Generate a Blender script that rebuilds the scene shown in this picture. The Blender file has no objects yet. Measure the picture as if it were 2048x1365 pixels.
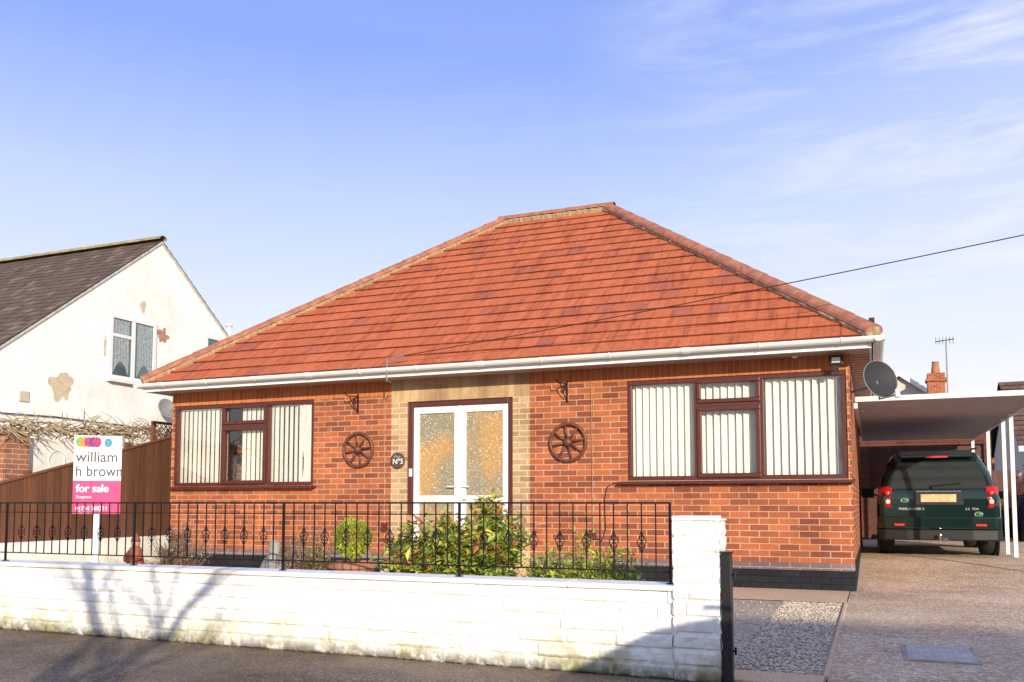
import bpy, bmesh, math, random
from mathutils import Vector, Matrix, noise
random.seed(7)
SC=bpy.context.scene
C=SC.collection
PI=math.pi
V=Vector
FPX=1769.0; TH=math.atan(.407); PT=math.radians(4); CH=1.0
cT,sT=math.cos(TH),math.sin(TH)
def ray(px,py):
    u=(px-1024)/FPX; v=(882.5-py)/FPX
    fh=math.cos(PT)-v*math.sin(PT); up=math.sin(PT)+v*math.cos(PT)
    return V((cT*u-sT*fh, sT*u+cT*fh, up))
def onY(px,py,Y):
    d=ray(px,py); return V((0,0,CH))+d*(Y/d.y)
def onX(px,py,X):
    d=ray(px,py); return V((0,0,CH))+d*(X/d.x)
def gz(y):
    t=min(1,max(0,(y-11)/4.5)); return .16*t*t*(3-2*t)
WL={}
# ------------------------------------------------------------------ mesh builder
class MB:
    def __init__(s): s.v=[];s.f=[];s.c=[];s.m=[];s.cc=(1,1,1,1);s.mi=0
    def face(s,pts):
        n=len(s.v); s.v.extend([V(p) for p in pts]); s.f.append(tuple(range(n,n+len(pts)))); s.c.append(s.cc); s.m.append(s.mi)
    def add(s,vs,fs,M=None):
        n=len(s.v)
        s.v.extend([(M@V(p)) if M else V(p) for p in vs])
        for f in fs: s.f.append(tuple(n+i for i in f)); s.c.append(s.cc); s.m.append(s.mi)
    def box(s,x0,x1,y0,y1,z0,z1,M=None):
        s.add([(x0,y0,z0),(x1,y0,z0),(x1,y1,z0),(x0,y1,z0),(x0,y0,z1),(x1,y0,z1),(x1,y1,z1),(x0,y1,z1)],
              [(0,3,2,1),(4,5,6,7),(0,1,5,4),(1,2,6,5),(2,3,7,6),(3,0,4,7)],M)
    def prism(s,pts,vec,M=None):
        n=len(pts); vec=V(vec); a=[V(p) for p in pts]; b=[p+vec for p in a]
        s.add(a+b,[tuple(range(n-1,-1,-1)),tuple(range(n,2*n))]+[(i,(i+1)%n,n+(i+1)%n,n+i) for i in range(n)],M)
    def tube(s,path,r,n=8,caps=True,M=None):
        path=[V(p) for p in path]
        rs=r if isinstance(r,(list,tuple)) else [r]*len(path)
        vs=[];ref=None
        for i,p in enumerate(path):
            d=(path[min(i+1,len(path)-1)]-path[max(i-1,0)])
            if d.length<1e-9: d=V((0,0,1))
            d.normalize()
            if ref is None:
                ref=V((0,0,1)) if abs(d.z)<.9 else V((1,0,0))
            a=d.cross(ref)
            if a.length<1e-6: a=d.cross(V((0,1,0)))
            a.normalize(); b=d.cross(a).normalized()
            for k in range(n):
                t=2*PI*k/n; vs.append(p+a*(rs[i]*math.cos(t))+b*(rs[i]*math.sin(t)))
        fs=[]
        for i in range(len(path)-1):
            for k in range(n):
                fs.append((i*n+k,i*n+(k+1)%n,(i+1)*n+(k+1)%n,(i+1)*n+k))
        if caps:
            fs.append(tuple(range(n-1,-1,-1))); m=(len(path)-1)*n; fs.append(tuple(range(m,m+n)))
        s.add(vs,fs,M)
    def lathe(s,prof,n=20,M=None):
        vs=[]
        for r,z in prof:
            for k in range(n):
                t=2*PI*k/n; vs.append((r*math.cos(t),r*math.sin(t),z))
        fs=[]
        for i in range(len(prof)-1):
            for k in range(n): fs.append((i*n+k,i*n+(k+1)%n,(i+1)*n+(k+1)%n,(i+1)*n+k))
        if prof[0][0]>1e-6: fs.append(tuple(range(n-1,-1,-1)))
        if prof[-1][0]>1e-6: fs.append(tuple(range((len(prof)-1)*n,len(prof)*n)))
        s.add(vs,fs,M)
    def torus(s,R,r,n=32,m=8,M=None):
        vs=[];fs=[]
        for i in range(n):
            a=2*PI*i/n
            for j in range(m):
                b=2*PI*j/m; q=R+r*math.cos(b); vs.append((q*math.cos(a),q*math.sin(a),r*math.sin(b)))
        for i in range(n):
            for j in range(m): fs.append((i*m+j,((i+1)%n)*m+j,((i+1)%n)*m+(j+1)%m,i*m+(j+1)%m))
        s.add(vs,fs,M)
    def build(s,name,mat,parent=None,local=False,smooth=False,bevel=0,autos=False):
        vs=s.v; off=V((0,0,0))
        if parent is not None and not local: off=WL[parent.name]
        elif parent is None and not local and vs:
            xs=[p.x for p in vs];ys=[p.y for p in vs];zs=[p.z for p in vs]
            off=V(((min(xs)+max(xs))/2,(min(ys)+max(ys))/2,min(zs)))
        me=bpy.data.meshes.new(name); me.from_pydata([p-off for p in vs],[],s.f)
        mats=mat if isinstance(mat,(list,tuple)) else [mat]
        for m_ in mats: me.materials.append(m_)
        if len(mats)>1: me.polygons.foreach_set('material_index',s.m)
        at=me.attributes.new('Col','FLOAT_COLOR','FACE')
        flat=[]
        for c in s.c: flat.extend(c)
        at.data.foreach_set('color',flat)
        if smooth: me.polygons.foreach_set('use_smooth',[True]*len(me.polygons))
        me.update()
        o=bpy.data.objects.new(name,me); C.objects.link(o)
        if parent is not None: o.parent=parent; WL[o.name]=WL[parent.name]
        else: o.location=off; WL[o.name]=off
        if bevel:
            b=o.modifiers.new('bv','BEVEL'); b.width=bevel; b.segments=2; b.limit_method='ANGLE'
        return o
def T(o,label,cat,group=None):
    o['label']=label;o['category']=cat
    if group:o['group']=group
    return o
def thing(name,loc,label,cat,group=None,rz=0):
    o=bpy.data.objects.new(name,None);C.objects.link(o);o.location=loc;o.rotation_euler=(0,0,rz);o.empty_display_size=.2
    WL[o.name]=V(loc);return T(o,label,cat,group)
def struct(o): o['kind']='structure';return o
def stuff(o,label,cat): o['kind']='stuff';return T(o,label,cat)
def copy_tree(o,parent=None):
    c=o.copy();C.objects.link(c)
    if parent: c.parent=parent
    for ch in list(o.children): copy_tree(ch,c)
    return c
def text(s,size,M,name,mat,parent,bold=0,local=True,align='LEFT',sx=1):
    cu=bpy.data.curves.new('t','FONT');cu.body=s;cu.size=size;cu.extrude=.0008;cu.align_x=align
    ob=bpy.data.objects.new('t',cu);C.objects.link(ob)
    bpy.context.view_layer.update()
    me=bpy.data.meshes.new_from_object(ob.evaluated_get(bpy.context.evaluated_depsgraph_get()))
    bpy.data.objects.remove(ob)
    if bold:
        bm=bmesh.new()
        for i,(dx,dy) in enumerate(((-bold,0),(bold,0),(0,bold*.6),(0,-bold*.6))):
            m2=me.copy();m2.transform(TM(dx,dy,i*.0004));bm.from_mesh(m2);bpy.data.meshes.remove(m2)
        bm.to_mesh(me);bm.free()
    me.transform(M@Matrix.Scale(sx,4,(1,0,0)));me.materials.clear();me.materials.append(mat)
    o=bpy.data.objects.new(name,me);C.objects.link(o)
    if parent: o.parent=parent
    return o
RX=Matrix.Rotation(PI/2,4,'X')
def TM(x,y,z): return Matrix.Translation((x,y,z))
# ------------------------------------------------------------------ materials
def newmat(name):
    m=bpy.data.materials.new(name);m.use_nodes=True;nt=m.node_tree
    return m,nt,nt.nodes['Principled BSDF']
def N(nt,t,**k):
    n=nt.nodes.new(t)
    for a,b in k.items():
        if a.startswith('_'): setattr(n,a[1:],b)
        else: n.inputs[a.replace('__',' ')].default_value=b
    return n
def mixc(nt,mode,fac,a,b):
    n=nt.nodes.new('ShaderNodeMix');n.data_type='RGBA';n.blend_type=mode
    for i,x in ((0,fac),(6,a),(7,b)):
        if isinstance(x,bpy.types.NodeSocket): nt.links.new(x,n.inputs[i])
        else: n.inputs[i].default_value=x if i==0 else ((*x,1) if len(x)==3 else x)
    return n.outputs[2]
def ramp(nt,src,p0,p1,c0=(0,0,0),c1=(1,1,1)):
    r=nt.nodes.new('ShaderNodeValToRGB');e=r.color_ramp.elements
    e[0].position=p0;e[1].position=p1;e[0].color=(*c0,1);e[1].color=(*c1,1)
    nt.links.new(src,r.inputs[0]);return r.outputs[0]
def noisen(nt,vec,scale,detail=4,rough=.6):
    n=N(nt,'ShaderNodeTexNoise',Scale=scale,Detail=detail,Roughness=rough);nt.links.new(vec,n.inputs['Vector']);return n.outputs['Fac']
def bump(nt,bs,h,strength,dist=.01,prev=None):
    b=N(nt,'ShaderNodeBump',Strength=strength,Distance=dist);nt.links.new(h,b.inputs['Height'])
    if prev is not None: nt.links.new(prev,b.inputs['Normal'])
    nt.links.new(b.outputs[0],bs.inputs['Normal']);return b.outputs[0]
def objc(nt): return nt.nodes.new('ShaderNodeTexCoord').outputs['Object']
def plain(name,col,rough=.5,metal=0,var=.25,vscale=6,bmp=0,bscale=60,dark=None,attr=False,spec=.5):
    m,nt,bs=newmat(name);tc=objc(nt)
    if attr:
        a=nt.nodes.new('ShaderNodeAttribute');a.attribute_name='Col'
        o=mixc(nt,'MULTIPLY',1.0,a.outputs['Color'],ramp(nt,noisen(nt,tc,vscale,5),.3,.75,(1-var,)*3,(1,1,1)))
    else:
        d=dark or tuple(c*(1-var) for c in col)
        o=mixc(nt,'MIX',ramp(nt,noisen(nt,tc,vscale,5),.35,.7),d,col)
    nt.links.new(o,bs.inputs['Base Color']);bs.inputs['Roughness'].default_value=rough;bs.inputs['Metallic'].default_value=metal
    bs.inputs['Specular IOR Level'].default_value=spec
    if bmp: bump(nt,bs,noisen(nt,tc,bscale,4),bmp)
    return m
def brickmat(name,c1,c2,mort,axis='y',bw=.225,rh=.075,ms=.006,off=.5,stain=.3,bias=0.0,efflo=0):
    m,nt,bs=newmat(name);tc=objc(nt)
    sp=nt.nodes.new('ShaderNodeSeparateXYZ');nt.links.new(tc,sp.inputs[0]);cb=nt.nodes.new('ShaderNodeCombineXYZ')
    nt.links.new(sp.outputs['X' if axis=='y' else 'Y'],cb.inputs[0]);nt.links.new(sp.outputs['Z'],cb.inputs[1])
    nz=N(nt,'ShaderNodeTexNoise',Scale=9.0,Detail=2.0);nt.links.new(tc,nz.inputs['Vector'])
    vm=nt.nodes.new('ShaderNodeVectorMath');vm.operation='MULTIPLY_ADD';nt.links.new(nz.outputs['Color'],vm.inputs[0]);vm.inputs[1].default_value=(.008,.006,0);nt.links.new(cb.outputs[0],vm.inputs[2])
    t=nt.nodes.new('ShaderNodeTexBrick');t.offset=off;t.inputs['Scale'].default_value=1;t.inputs['Brick Width'].default_value=bw;t.inputs['Row Height'].default_value=rh
    t.inputs['Mortar Size'].default_value=ms;t.inputs['Mortar Smooth'].default_value=.15;t.inputs['Bias'].default_value=bias
    t.inputs['Color1'].default_value=(*c1,1);t.inputs['Color2'].default_value=(*c2,1);t.inputs['Mortar'].default_value=(*mort,1)
    nt.links.new(vm.outputs[0],t.inputs['Vector'])
    f=ramp(nt,noisen(nt,tc,1.7,6),.35,.75,(1-stain,)*3,(1.08,)*3)
    g=ramp(nt,noisen(nt,tc,45,5,.7),.25,.75,(.72,)*3,(1.15,)*3)
    o=mixc(nt,'MULTIPLY',1,t.outputs['Color'],f);o=mixc(nt,'MULTIPLY',1,o,g)
    if efflo:
        o=mixc(nt,'MIX',ramp(nt,noisen(nt,tc,5,7,.7),.60,.74,(0,0,0),(efflo,)*3),o,(.62,.40,.30))
    nt.links.new(o,bs.inputs['Base Color']);bs.inputs['Roughness'].default_value=.88;bs.inputs['Specular IOR Level'].default_value=.2
    inv=ramp(nt,t.outputs['Fac'],0,1,(1,1,1),(0,0,0))
    p=bump(nt,bs,inv,.6,.008);bump(nt,bs,noisen(nt,tc,70,4),.35,.004,p)
    return m
RB1,RB2,MOR=(.60,.175,.070),(.27,.078,.048),(.64,.43,.28)
M_brick=brickmat('red_brick_front',RB1,RB2,MOR,efflo=.4,ms=.0064,bias=-.05)
M_bricks=brickmat('red_brick_side',RB1,RB2,MOR,axis='x',ms=.0062)
M_sold=brickmat('orange_soldier',(.66,.22,.08),(.56,.16,.06),(.62,.33,.18),bw=.075,rh=.4,off=0,stain=.15)
M_yel=brickmat('buff_brick',(.72,.49,.27),(.45,.28,.15),(.80,.65,.47),stain=.3,ms=.008)
M_yels=brickmat('buff_soldier',(.76,.53,.29),(.60,.38,.20),(.68,.50,.32),bw=.075,rh=.4,off=0,stain=.45)
M_plin=brickmat('black_painted_brick',(.030,.032,.038),(.022,.023,.03),(.016,.016,.02),ms=.005,stain=.3)
M_plins=brickmat('black_painted_brick_side',(.030,.032,.038),(.022,.023,.03),(.016,.016,.02),axis='x',ms=.005,stain=.3)
M_blue=brickmat('blue_brick_band',(.27,.19,.19),(.19,.15,.17),(.48,.37,.30),rh=.085,stain=.3)
def tilemat():
    m,nt,bs=newmat('roof_tiles');tc=objc(nt);a=nt.nodes.new('ShaderNodeAttribute');a.attribute_name='Col'
    o=mixc(nt,'MULTIPLY',1,a.outputs['Color'],ramp(nt,noisen(nt,tc,14,5),.3,.75,(.78,)*3,(1.08,)*3))
    mp=N(nt,'ShaderNodeMapping');mp.inputs['Rotation'].default_value=(0,math.radians(28),0);mp.inputs['Scale'].default_value=(8,1.0,.8);nt.links.new(tc,mp.inputs[0])
    st=ramp(nt,noisen(nt,mp.outputs[0],1.2,5,.65),.50,.68,(0,0,0),(.85,.85,.85))
    o=mixc(nt,'MULTIPLY',st,o,(.64,.56,.66))
    nt.links.new(o,bs.inputs['Base Color']);bs.inputs['Roughness'].default_value=.8;bs.inputs['Specular IOR Level'].default_value=.25
    bump(nt,bs,noisen(nt,tc,90,4),.35,.006);return m
M_tile=tilemat()
M_ridge=plain('hip_tiles',(.52,.20,.12),.85,var=.45,vscale=7,bmp=.4,bscale=70)
M_mortar=plain('hip_mortar',(.60,.44,.27),.95,var=.5,vscale=20,bmp=.6)
M_upvc=plain('white_upvc',(.86,.86,.85),.35,var=.05)
M_white=plain('white_metal',(.86,.86,.86),.4,var=.05)
M_brown=plain('mahogany_upvc',(.115,.028,.020),.35,var=.25,vscale=20)
M_brown2=plain('mahogany_paint',(.12,.030,.018),.5,var=.35,vscale=25)
M_soffit=plain('soffit_board',(.46,.32,.26),.5,var=.2)
def glassmat(name,tint=(.98,.98,.97),refl=.015):
    m,nt,bs=newmat(name);nt.nodes.remove(bs);out=nt.nodes['Material Output']
    tr=N(nt,'ShaderNodeBsdfTransparent');tr.inputs[0].default_value=(*tint,1);gl=N(nt,'ShaderNodeBsdfGlossy',Roughness=.02)
    lw=N(nt,'ShaderNodeFresnel',IOR=1.4);mx=nt.nodes.new('ShaderNodeMixShader');ad=N(nt,'ShaderNodeMath',_operation='ADD');ad.inputs[1].default_value=refl
    nt.links.new(lw.outputs[0],ad.inputs[0]);nt.links.new(ad.outputs[0],mx.inputs[0]);nt.links.new(tr.outputs[0],mx.inputs[1]);nt.links.new(gl.outputs[0],mx.inputs[2]);nt.links.new(mx.outputs[0],out.inputs[0]);return m
M_glass=glassmat('window_glass')
M_blind=plain('blind_fabric',(.93,.92,.86),.8,var=.04)
M_net=plain('net_curtain',(.88,.82,.78),.9,var=.25,vscale=30)
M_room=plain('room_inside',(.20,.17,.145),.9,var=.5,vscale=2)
def obscure():
    m,nt,bs=newmat('obscured_glass');tc=objc(nt)
    vo=N(nt,'ShaderNodeTexVoronoi',Scale=34.0,Randomness=1.0);nt.links.new(tc,vo.inputs['Vector'])
    thin=ramp(nt,vo.outputs['Distance'],.14,.30,(.85,.85,.82),(0,0,0))
    zone=ramp(nt,noisen(nt,tc,5,3),.36,.58,(.25,.25,.25),(1,1,1))
    warm=ramp(nt,noisen(nt,tc,1.3,1),.42,.58,(.30,.28,.20),(.55,.33,.13))
    o=mixc(nt,'MIX',ramp(nt,noisen(nt,tc,16,4),.35,.7,(0,0,0),(.5,.5,.5)),warm,(.24,.17,.09))
    sc=mixc(nt,'MULTIPLY',1,thin,zone)
    o=mixc(nt,'SCREEN',.95,o,sc);nt.links.new(o,bs.inputs['Base Color']);bs.inputs['Roughness'].default_value=.18;bs.inputs['Specular IOR Level'].default_value=.3
    bump(nt,bs,vo.outputs['Distance'],.5,.008);return m
M_obs=obscure()
def rendermat():
    m,nt,bs=newmat('aged_white_render');tc=objc(nt)
    o=mixc(nt,'MIX',ramp(nt,noisen(nt,tc,.9,8,.65),.3,.55),(.86,.83,.77),(.95,.95,.94))
    o=mixc(nt,'MULTIPLY',.6,o,ramp(nt,noisen(nt,tc,7,6,.7),.3,.5,(.86,.81,.75),(1,1,1)))
    mp=N(nt,'ShaderNodeMapping');mp.inputs['Scale'].default_value=(5,3,.5);nt.links.new(tc,mp.inputs[0])
    o=mixc(nt,'MULTIPLY',.35,o,ramp(nt,noisen(nt,mp.outputs[0],1.5,6,.7),.3,.5,(.78,.73,.66),(1,1,1)))
    nt.links.new(o,bs.inputs['Base Color']);bs.inputs['Roughness'].default_value=.9
    bump(nt,bs,noisen(nt,tc,22,6),.25,.01);return m
M_rend=rendermat()
M_patch=plain('exposed_brick_patch',(.62,.38,.24),.95,var=.5,vscale=18,bmp=.6)
M_patch2=plain('bare_plaster_patch',(.74,.63,.44),.95,var=.25,vscale=9,bmp=.6)
def stonepaint():
    m,nt,bs=newmat('white_painted_stone');tc=objc(nt)
    base=mixc(nt,'MIX',ramp(nt,noisen(nt,tc,3,6,.7),.3,.5),(.80,.77,.70),(.93,.92,.89))
    sp=nt.nodes.new('ShaderNodeSeparateXYZ');nt.links.new(tc,sp.inputs[0])
    lo=ramp(nt,sp.outputs['Z'],.0,.30,(1,1,1),(0,0,0))
    ml=N(nt,'ShaderNodeMath',_operation='MULTIPLY');nt.links.new(lo,ml.inputs[0]);nt.links.new(ramp(nt,noisen(nt,tc,2.6,8,.78),.43,.61),ml.inputs[1])
    o=mixc(nt,'MIX',ml.outputs[0],base,(.35,.31,.06))
    lo2=ramp(nt,sp.outputs['Z'],.0,.10,(1,1,1),(0,0,0));m2=N(nt,'ShaderNodeMath',_operation='MULTIPLY');nt.links.new(lo2,m2.inputs[0]);nt.links.new(ramp(nt,noisen(nt,tc,9,5,.7),.34,.52),m2.inputs[1])
    o=mixc(nt,'MIX',m2.outputs[0],o,(.08,.065,.04))
    nt.links.new(o,bs.inputs['Base Color']);bs.inputs['Roughness'].default_value=.75
    bump(nt,bs,noisen(nt,tc,38,5,.65),.4,.008);return m
M_stone=stonepaint()
def groundmat(name,c0,c1,stone,sscale,sfac=.7,rough=.9,bs_=.5,patch=.8,damp=None):
    m,nt,bs=newmat(name);tc=objc(nt)
    base=mixc(nt,'MIX',ramp(nt,noisen(nt,tc,patch,7,.7),.35,.65),c0,c1)
    vo=N(nt,'ShaderNodeTexVoronoi',Scale=sscale);nt.links.new(tc,vo.inputs['Vector'])
    sep=nt.nodes.new('ShaderNodeSeparateColor');nt.links.new(vo.outputs['Color'],sep.inputs[0])
    f=ramp(nt,sep.outputs[0],.5,.8,(0,0,0),(sfac,)*3);o=mixc(nt,'MIX',f,base,stone)
    o=mixc(nt,'MULTIPLY',1,o,ramp(nt,noisen(nt,tc,60,3),.3,.7,(.65,)*3,(1.15,)*3))
    if damp: o=mixc(nt,'MULTIPLY',1,o,ramp(nt,noisen(nt,tc,.55,6,.7),.40,.60,(damp,damp*.96,damp*.93),(1,1,1)))
    nt.links.new(o,bs.inputs['Base Color']);bs.inputs['Roughness'].default_value=rough;bs.inputs['Specular IOR Level'].default_value=.12
    bump(nt,bs,vo.outputs['Distance'],bs_,.008);return m
M_asph=groundmat('asphalt',(.15,.115,.09),(.30,.23,.17),(.46,.36,.27),110,.7,patch=1.3,damp=.6)
M_road=groundmat('road_asphalt',(.05,.047,.045),(.07,.065,.06),(.15,.13,.11),150,.6)
M_drive=groundmat('exposed_aggregate',(.50,.35,.23),(.76,.55,.37),(.96,.80,.62),48,.85,damp=.75)
M_grav=groundmat('gravel_ground',(.34,.27,.20),(.46,.37,.28),(.72,.62,.50),60,.8)
M_conc=groundmat('path_concrete',(.62,.43,.29),(.72,.52,.36),(.78,.60,.45),90,.4,bs_=.2)
M_land=groundmat('rough_land',(.07,.075,.03),(.12,.10,.05),(.14,.12,.06),8,.4)
M_kerb=plain('kerb_stone',(.30,.28,.25),.85,bmp=.3)
M_stonebit=plain('pebbles',(.5,.4,.3),.8,attr=True,var=.2)
M_iron=plain('black_iron',(.014,.012,.013),.42,metal=.3,var=.3)
M_black=plain('black_satin',(.014,.014,.016),.45,var=.2)
def leafmat():
    m,nt,bs=newmat('leaves');a=nt.nodes.new('ShaderNodeAttribute');a.attribute_name='Col'
    nt.links.new(a.outputs['Color'],bs.inputs['Base Color']);bs.inputs['Roughness'].default_value=.42
    tl=nt.nodes.new('ShaderNodeBsdfTranslucent');nt.links.new(a.outputs['Color'],tl.inputs[0]);mx=nt.nodes.new('ShaderNodeMixShader');mx.inputs[0].default_value=.3
    nt.links.new(bs.outputs[0],mx.inputs[1]);nt.links.new(tl.outputs[0],mx.inputs[2]);nt.links.new(mx.outputs[0],nt.nodes['Material Output'].inputs[0]);return m
M_leaf=leafmat()
M_wood=plain('twig',(.24,.14,.08),.9,var=.4,vscale=20,bmp=.4)
M_terra=plain('terracotta',(.50,.22,.13),.85,var=.3,bmp=.2)
M_stonegrey=plain('weathered_stone',(.46,.43,.38),.9,var=.4,bmp=.5)
def fencemat():
    m,nt,bs=newmat('fence_boards');tc=objc(nt);a=nt.nodes.new('ShaderNodeAttribute');a.attribute_name='Col'
    mp=N(nt,'ShaderNodeMapping');mp.inputs['Scale'].default_value=(20,20,1.2);nt.links.new(tc,mp.inputs[0])
    o=mixc(nt,'MULTIPLY',1,a.outputs['Color'],ramp(nt,noisen(nt,mp.outputs[0],1.5,6,.7),.3,.7,(.55,)*3,(1.1,)*3))
    nt.links.new(o,bs.inputs['Base Color']);bs.inputs['Roughness'].default_value=.85;bump(nt,bs,noisen(nt,mp.outputs[0],3,5),.4,.006);return m
M_fence=fencemat()
M_paint=plain('dark_green_car_paint',(.008,.026,.022),.12,metal=.2,var=.12,spec=.9)
M_cglass=plain('tinted_car_glass',(.03,.04,.04),.05,var=.1,spec=1.0)
M_rub=plain('tyre_rubber',(.022,.022,.022),.85,var=.2)
M_alloy=plain('alloy',(.45,.45,.46),.3,metal=.8,var=.1)
M_red=plain('red_lamp',(.50,.012,.018),.15,var=.2,vscale=12)
M_redbright=plain('red_reflector',(.72,.05,.04),.2,var=.1)
M_clear=plain('clear_lamp',(.75,.70,.68),.15,var=.1)
M_chrome=plain('chrome',(.7,.7,.7),.15,metal=1,var=.05)
M_plate=plain('plate_blur',(.62,.40,.26),.5,attr=True,var=.05)
M_badge=plain('green_badge',(.02,.20,.09),.3,var=.1)
M_silver=plain('silver_letter',(.70,.70,.68),.3,metal=.1,var=.03)
M_signw=plain('sign_white',(.88,.88,.90),.4,var=.03)
M_pink=plain('sign_magenta',(.66,.010,.17),.4,var=.04)
M_ink=plain('sign_ink',(.05,.05,.08),.5,var=.03)
M_lime=plain('logo_green',(.36,.64,.14),.5,var=.03);M_mag=plain('logo_magenta',(.74,.06,.30),.5,var=.03);M_pur=plain('logo_purple',(.32,.08,.36),.5,var=.03);M_cyan=plain('logo_blue',(.16,.56,.78),.5,var=.03);M_org=plain('logo_orange',(.86,.48,.08),.5,var=.03)
M_dish=plain('dark_grey_dish',(.045,.047,.055),.6,var=.2,spec=.2)
M_dishl=plain('grey_dish',(.30,.30,.30),.6,var=.2)
M_steel=plain('galvanised',(.33,.33,.34),.55,metal=.4,var=.3,vscale=14,bmp=.2)
M_cover=plain('worn_steel_cover',(.60,.55,.50),.75,var=.3,vscale=9,bmp=.2,spec=.2)
def corrmat():
    m,nt,bs=newmat('carport_sheet');bs.inputs['Base Color'].default_value=(.85,.82,.84,1);bs.inputs['Roughness'].default_value=.6
    tl=nt.nodes.new('ShaderNodeBsdfTranslucent');tl.inputs[0].default_value=(.85,.80,.82,1);mx=nt.nodes.new('ShaderNodeMixShader');mx.inputs[0].default_value=.40
    nt.links.new(bs.outputs[0],mx.inputs[1]);nt.links.new(tl.outputs[0],mx.inputs[2]);nt.links.new(mx.outputs[0],nt.nodes['Material Output'].inputs[0]);return m
M_corr=corrmat()
M_rib=plain('carport_rib',(.50,.46,.50),.6,var=.15)
M_garage=plain('brown_roller_door',(.11,.042,.030),.5,var=.3)
M_blue_car=plain('blue_car_paint',(.03,.04,.18),.2,metal=.2,var=.1)
M_cream=plain('cream_wall',(.74,.66,.56),.9,var=.2,bmp=.2)
M_bark=plain('bark',(.10,.08,.06),.95,var=.4,bmp=.6)
M_wire=plain('wire',(.015,.014,.016),.6,var=.1)
M_gnomer=plain('ornament_red',(.42,.11,.06),.7,var=.3);M_gnomes=plain('ornament_skin',(.55,.35,.25),.8,var=.2)
M_woodwheel=plain('varnished_wheel',(.18,.065,.040),.45,var=.4,vscale=15,bmp=.2)
M_lichen=plain('lichen_ridge',(.46,.38,.20),.95,var=.5,vscale=5,bmp=.5)
M_verge=plain('verge',(.72,.67,.58),.9,var=.4,vscale=12,bmp=.4)
M_sky_glass=plain('sky_glass',(.10,.17,.19),.05,var=.4,vscale=5,spec=1)
M_lace=plain('lace',(.42,.50,.52),.9,var=.45,vscale=22)

# ------------------------------------------------------------------ ground
def sheet(name,x0,x1,y0,y1,dz,mat,ny=1,nx=1):
    m=MB()
    for i in range(nx):
        for j in range(ny):
            xa=x0+(x1-x0)*i/nx;xb=x0+(x1-x0)*(i+1)/nx;ya=y0+(y1-y0)*j/ny;yb=y0+(y1-y0)*(j+1)/ny
            m.face([(xa,ya,gz(ya)+dz),(xb,ya,gz(ya)+dz),(xb,yb,gz(yb)+dz),(xa,yb,gz(yb)+dz)])
    o=m.build(name,mat,local=True);return struct(o)
m=MB()
ys=[-400,1.2]+[11+.45*i for i in range(11)]+[60,600]
def gl(a): return gz(a)-.13 if a<1.3 else gz(a)-.012
for a,b in zip(ys[:-1],ys[1:]):
    m.face([(-500,a,gl(a)),(500,a,gl(a)),(500,b,gl(b)),(-500,b,gl(b))])
struct(m.build('ground',M_land,local=True))
sheet('road',-40,40,-7,1.1,-.12,M_road)
m=MB()
for i in range(44): m.box(-20+i*.915,-20+i*.915+.907,1.1,1.25,-.125,.004)
struct(m.build('kerb',M_kerb,local=True,bevel=.01))
sheet('pavement',-40,40,1.25,5.12,0,M_asph)
sheet('garden_ground',-10.65,-.27,5.12,9.5,-.002,M_grav)
sheet('path',-10.65,-.27,9.5,10.82,.004,M_conc)
sheet('driveway',-.262,3.4,5.12,26,.002,M_drive,ny=60)
m=MB();m.box(-.80,-.28,5.12,5.42,-.01,.018);struct(m.build('path_edging',M_conc,local=True,bevel=.006))
m=MB();m.box(-.290,-.262,5.42,9.5,-.01,.016);struct(m.build('driveway_edging',M_conc,local=True,bevel=.004))
r=thing('drain_cover',(.38,6.55,.003),'rectangular grey metal manhole cover set in the driveway','manhole cover')
m=MB();m.box(-.22,.22,-.34,.34,0,.006);m.build('cover_frame',M_stonegrey,r,local=True)
m=MB();m.box(-.195,.195,-.315,.315,.006,.010)
for i in range(9):
    for j in range(14):
        x=-.17+i*.0425;y=-.285+j*.0438;m.box(x-.007,x+.007,y-.007,y+.007,.010,.0112)
m.build('cover_plate',M_cover,r,local=True)
m=MB()
for i in range(6800):
    if i<4800: x=random.uniform(-.86,-.31);y=random.uniform(5.45,9.45)
    else: x=random.uniform(-8,-.9);y=random.uniform(5.3,9.4)
    s=random.uniform(.006,.013);g=random.uniform(.5,1.15);m.cc=(.74*g,.61*g,.47*g,1)
    a=random.uniform(0,6);M=TM(x,y,s*.3)@Matrix.Rotation(a,4,'Z')@Matrix.Diagonal((s*random.uniform(1,1.6),s,s*.7,1))
    m.add([(1,0,0),(0,1,0),(-1,0,0),(0,-1,0),(0,0,1),(0,0,-1)],[(0,1,4),(1,2,4),(2,3,4),(3,0,4),(1,0,5),(2,1,5),(3,2,5),(0,3,5)],M)
stuff(m.build('gravel',M_stonebit,local=True),'loose pale gravel beside the driveway and in the front garden','gravel')

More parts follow.
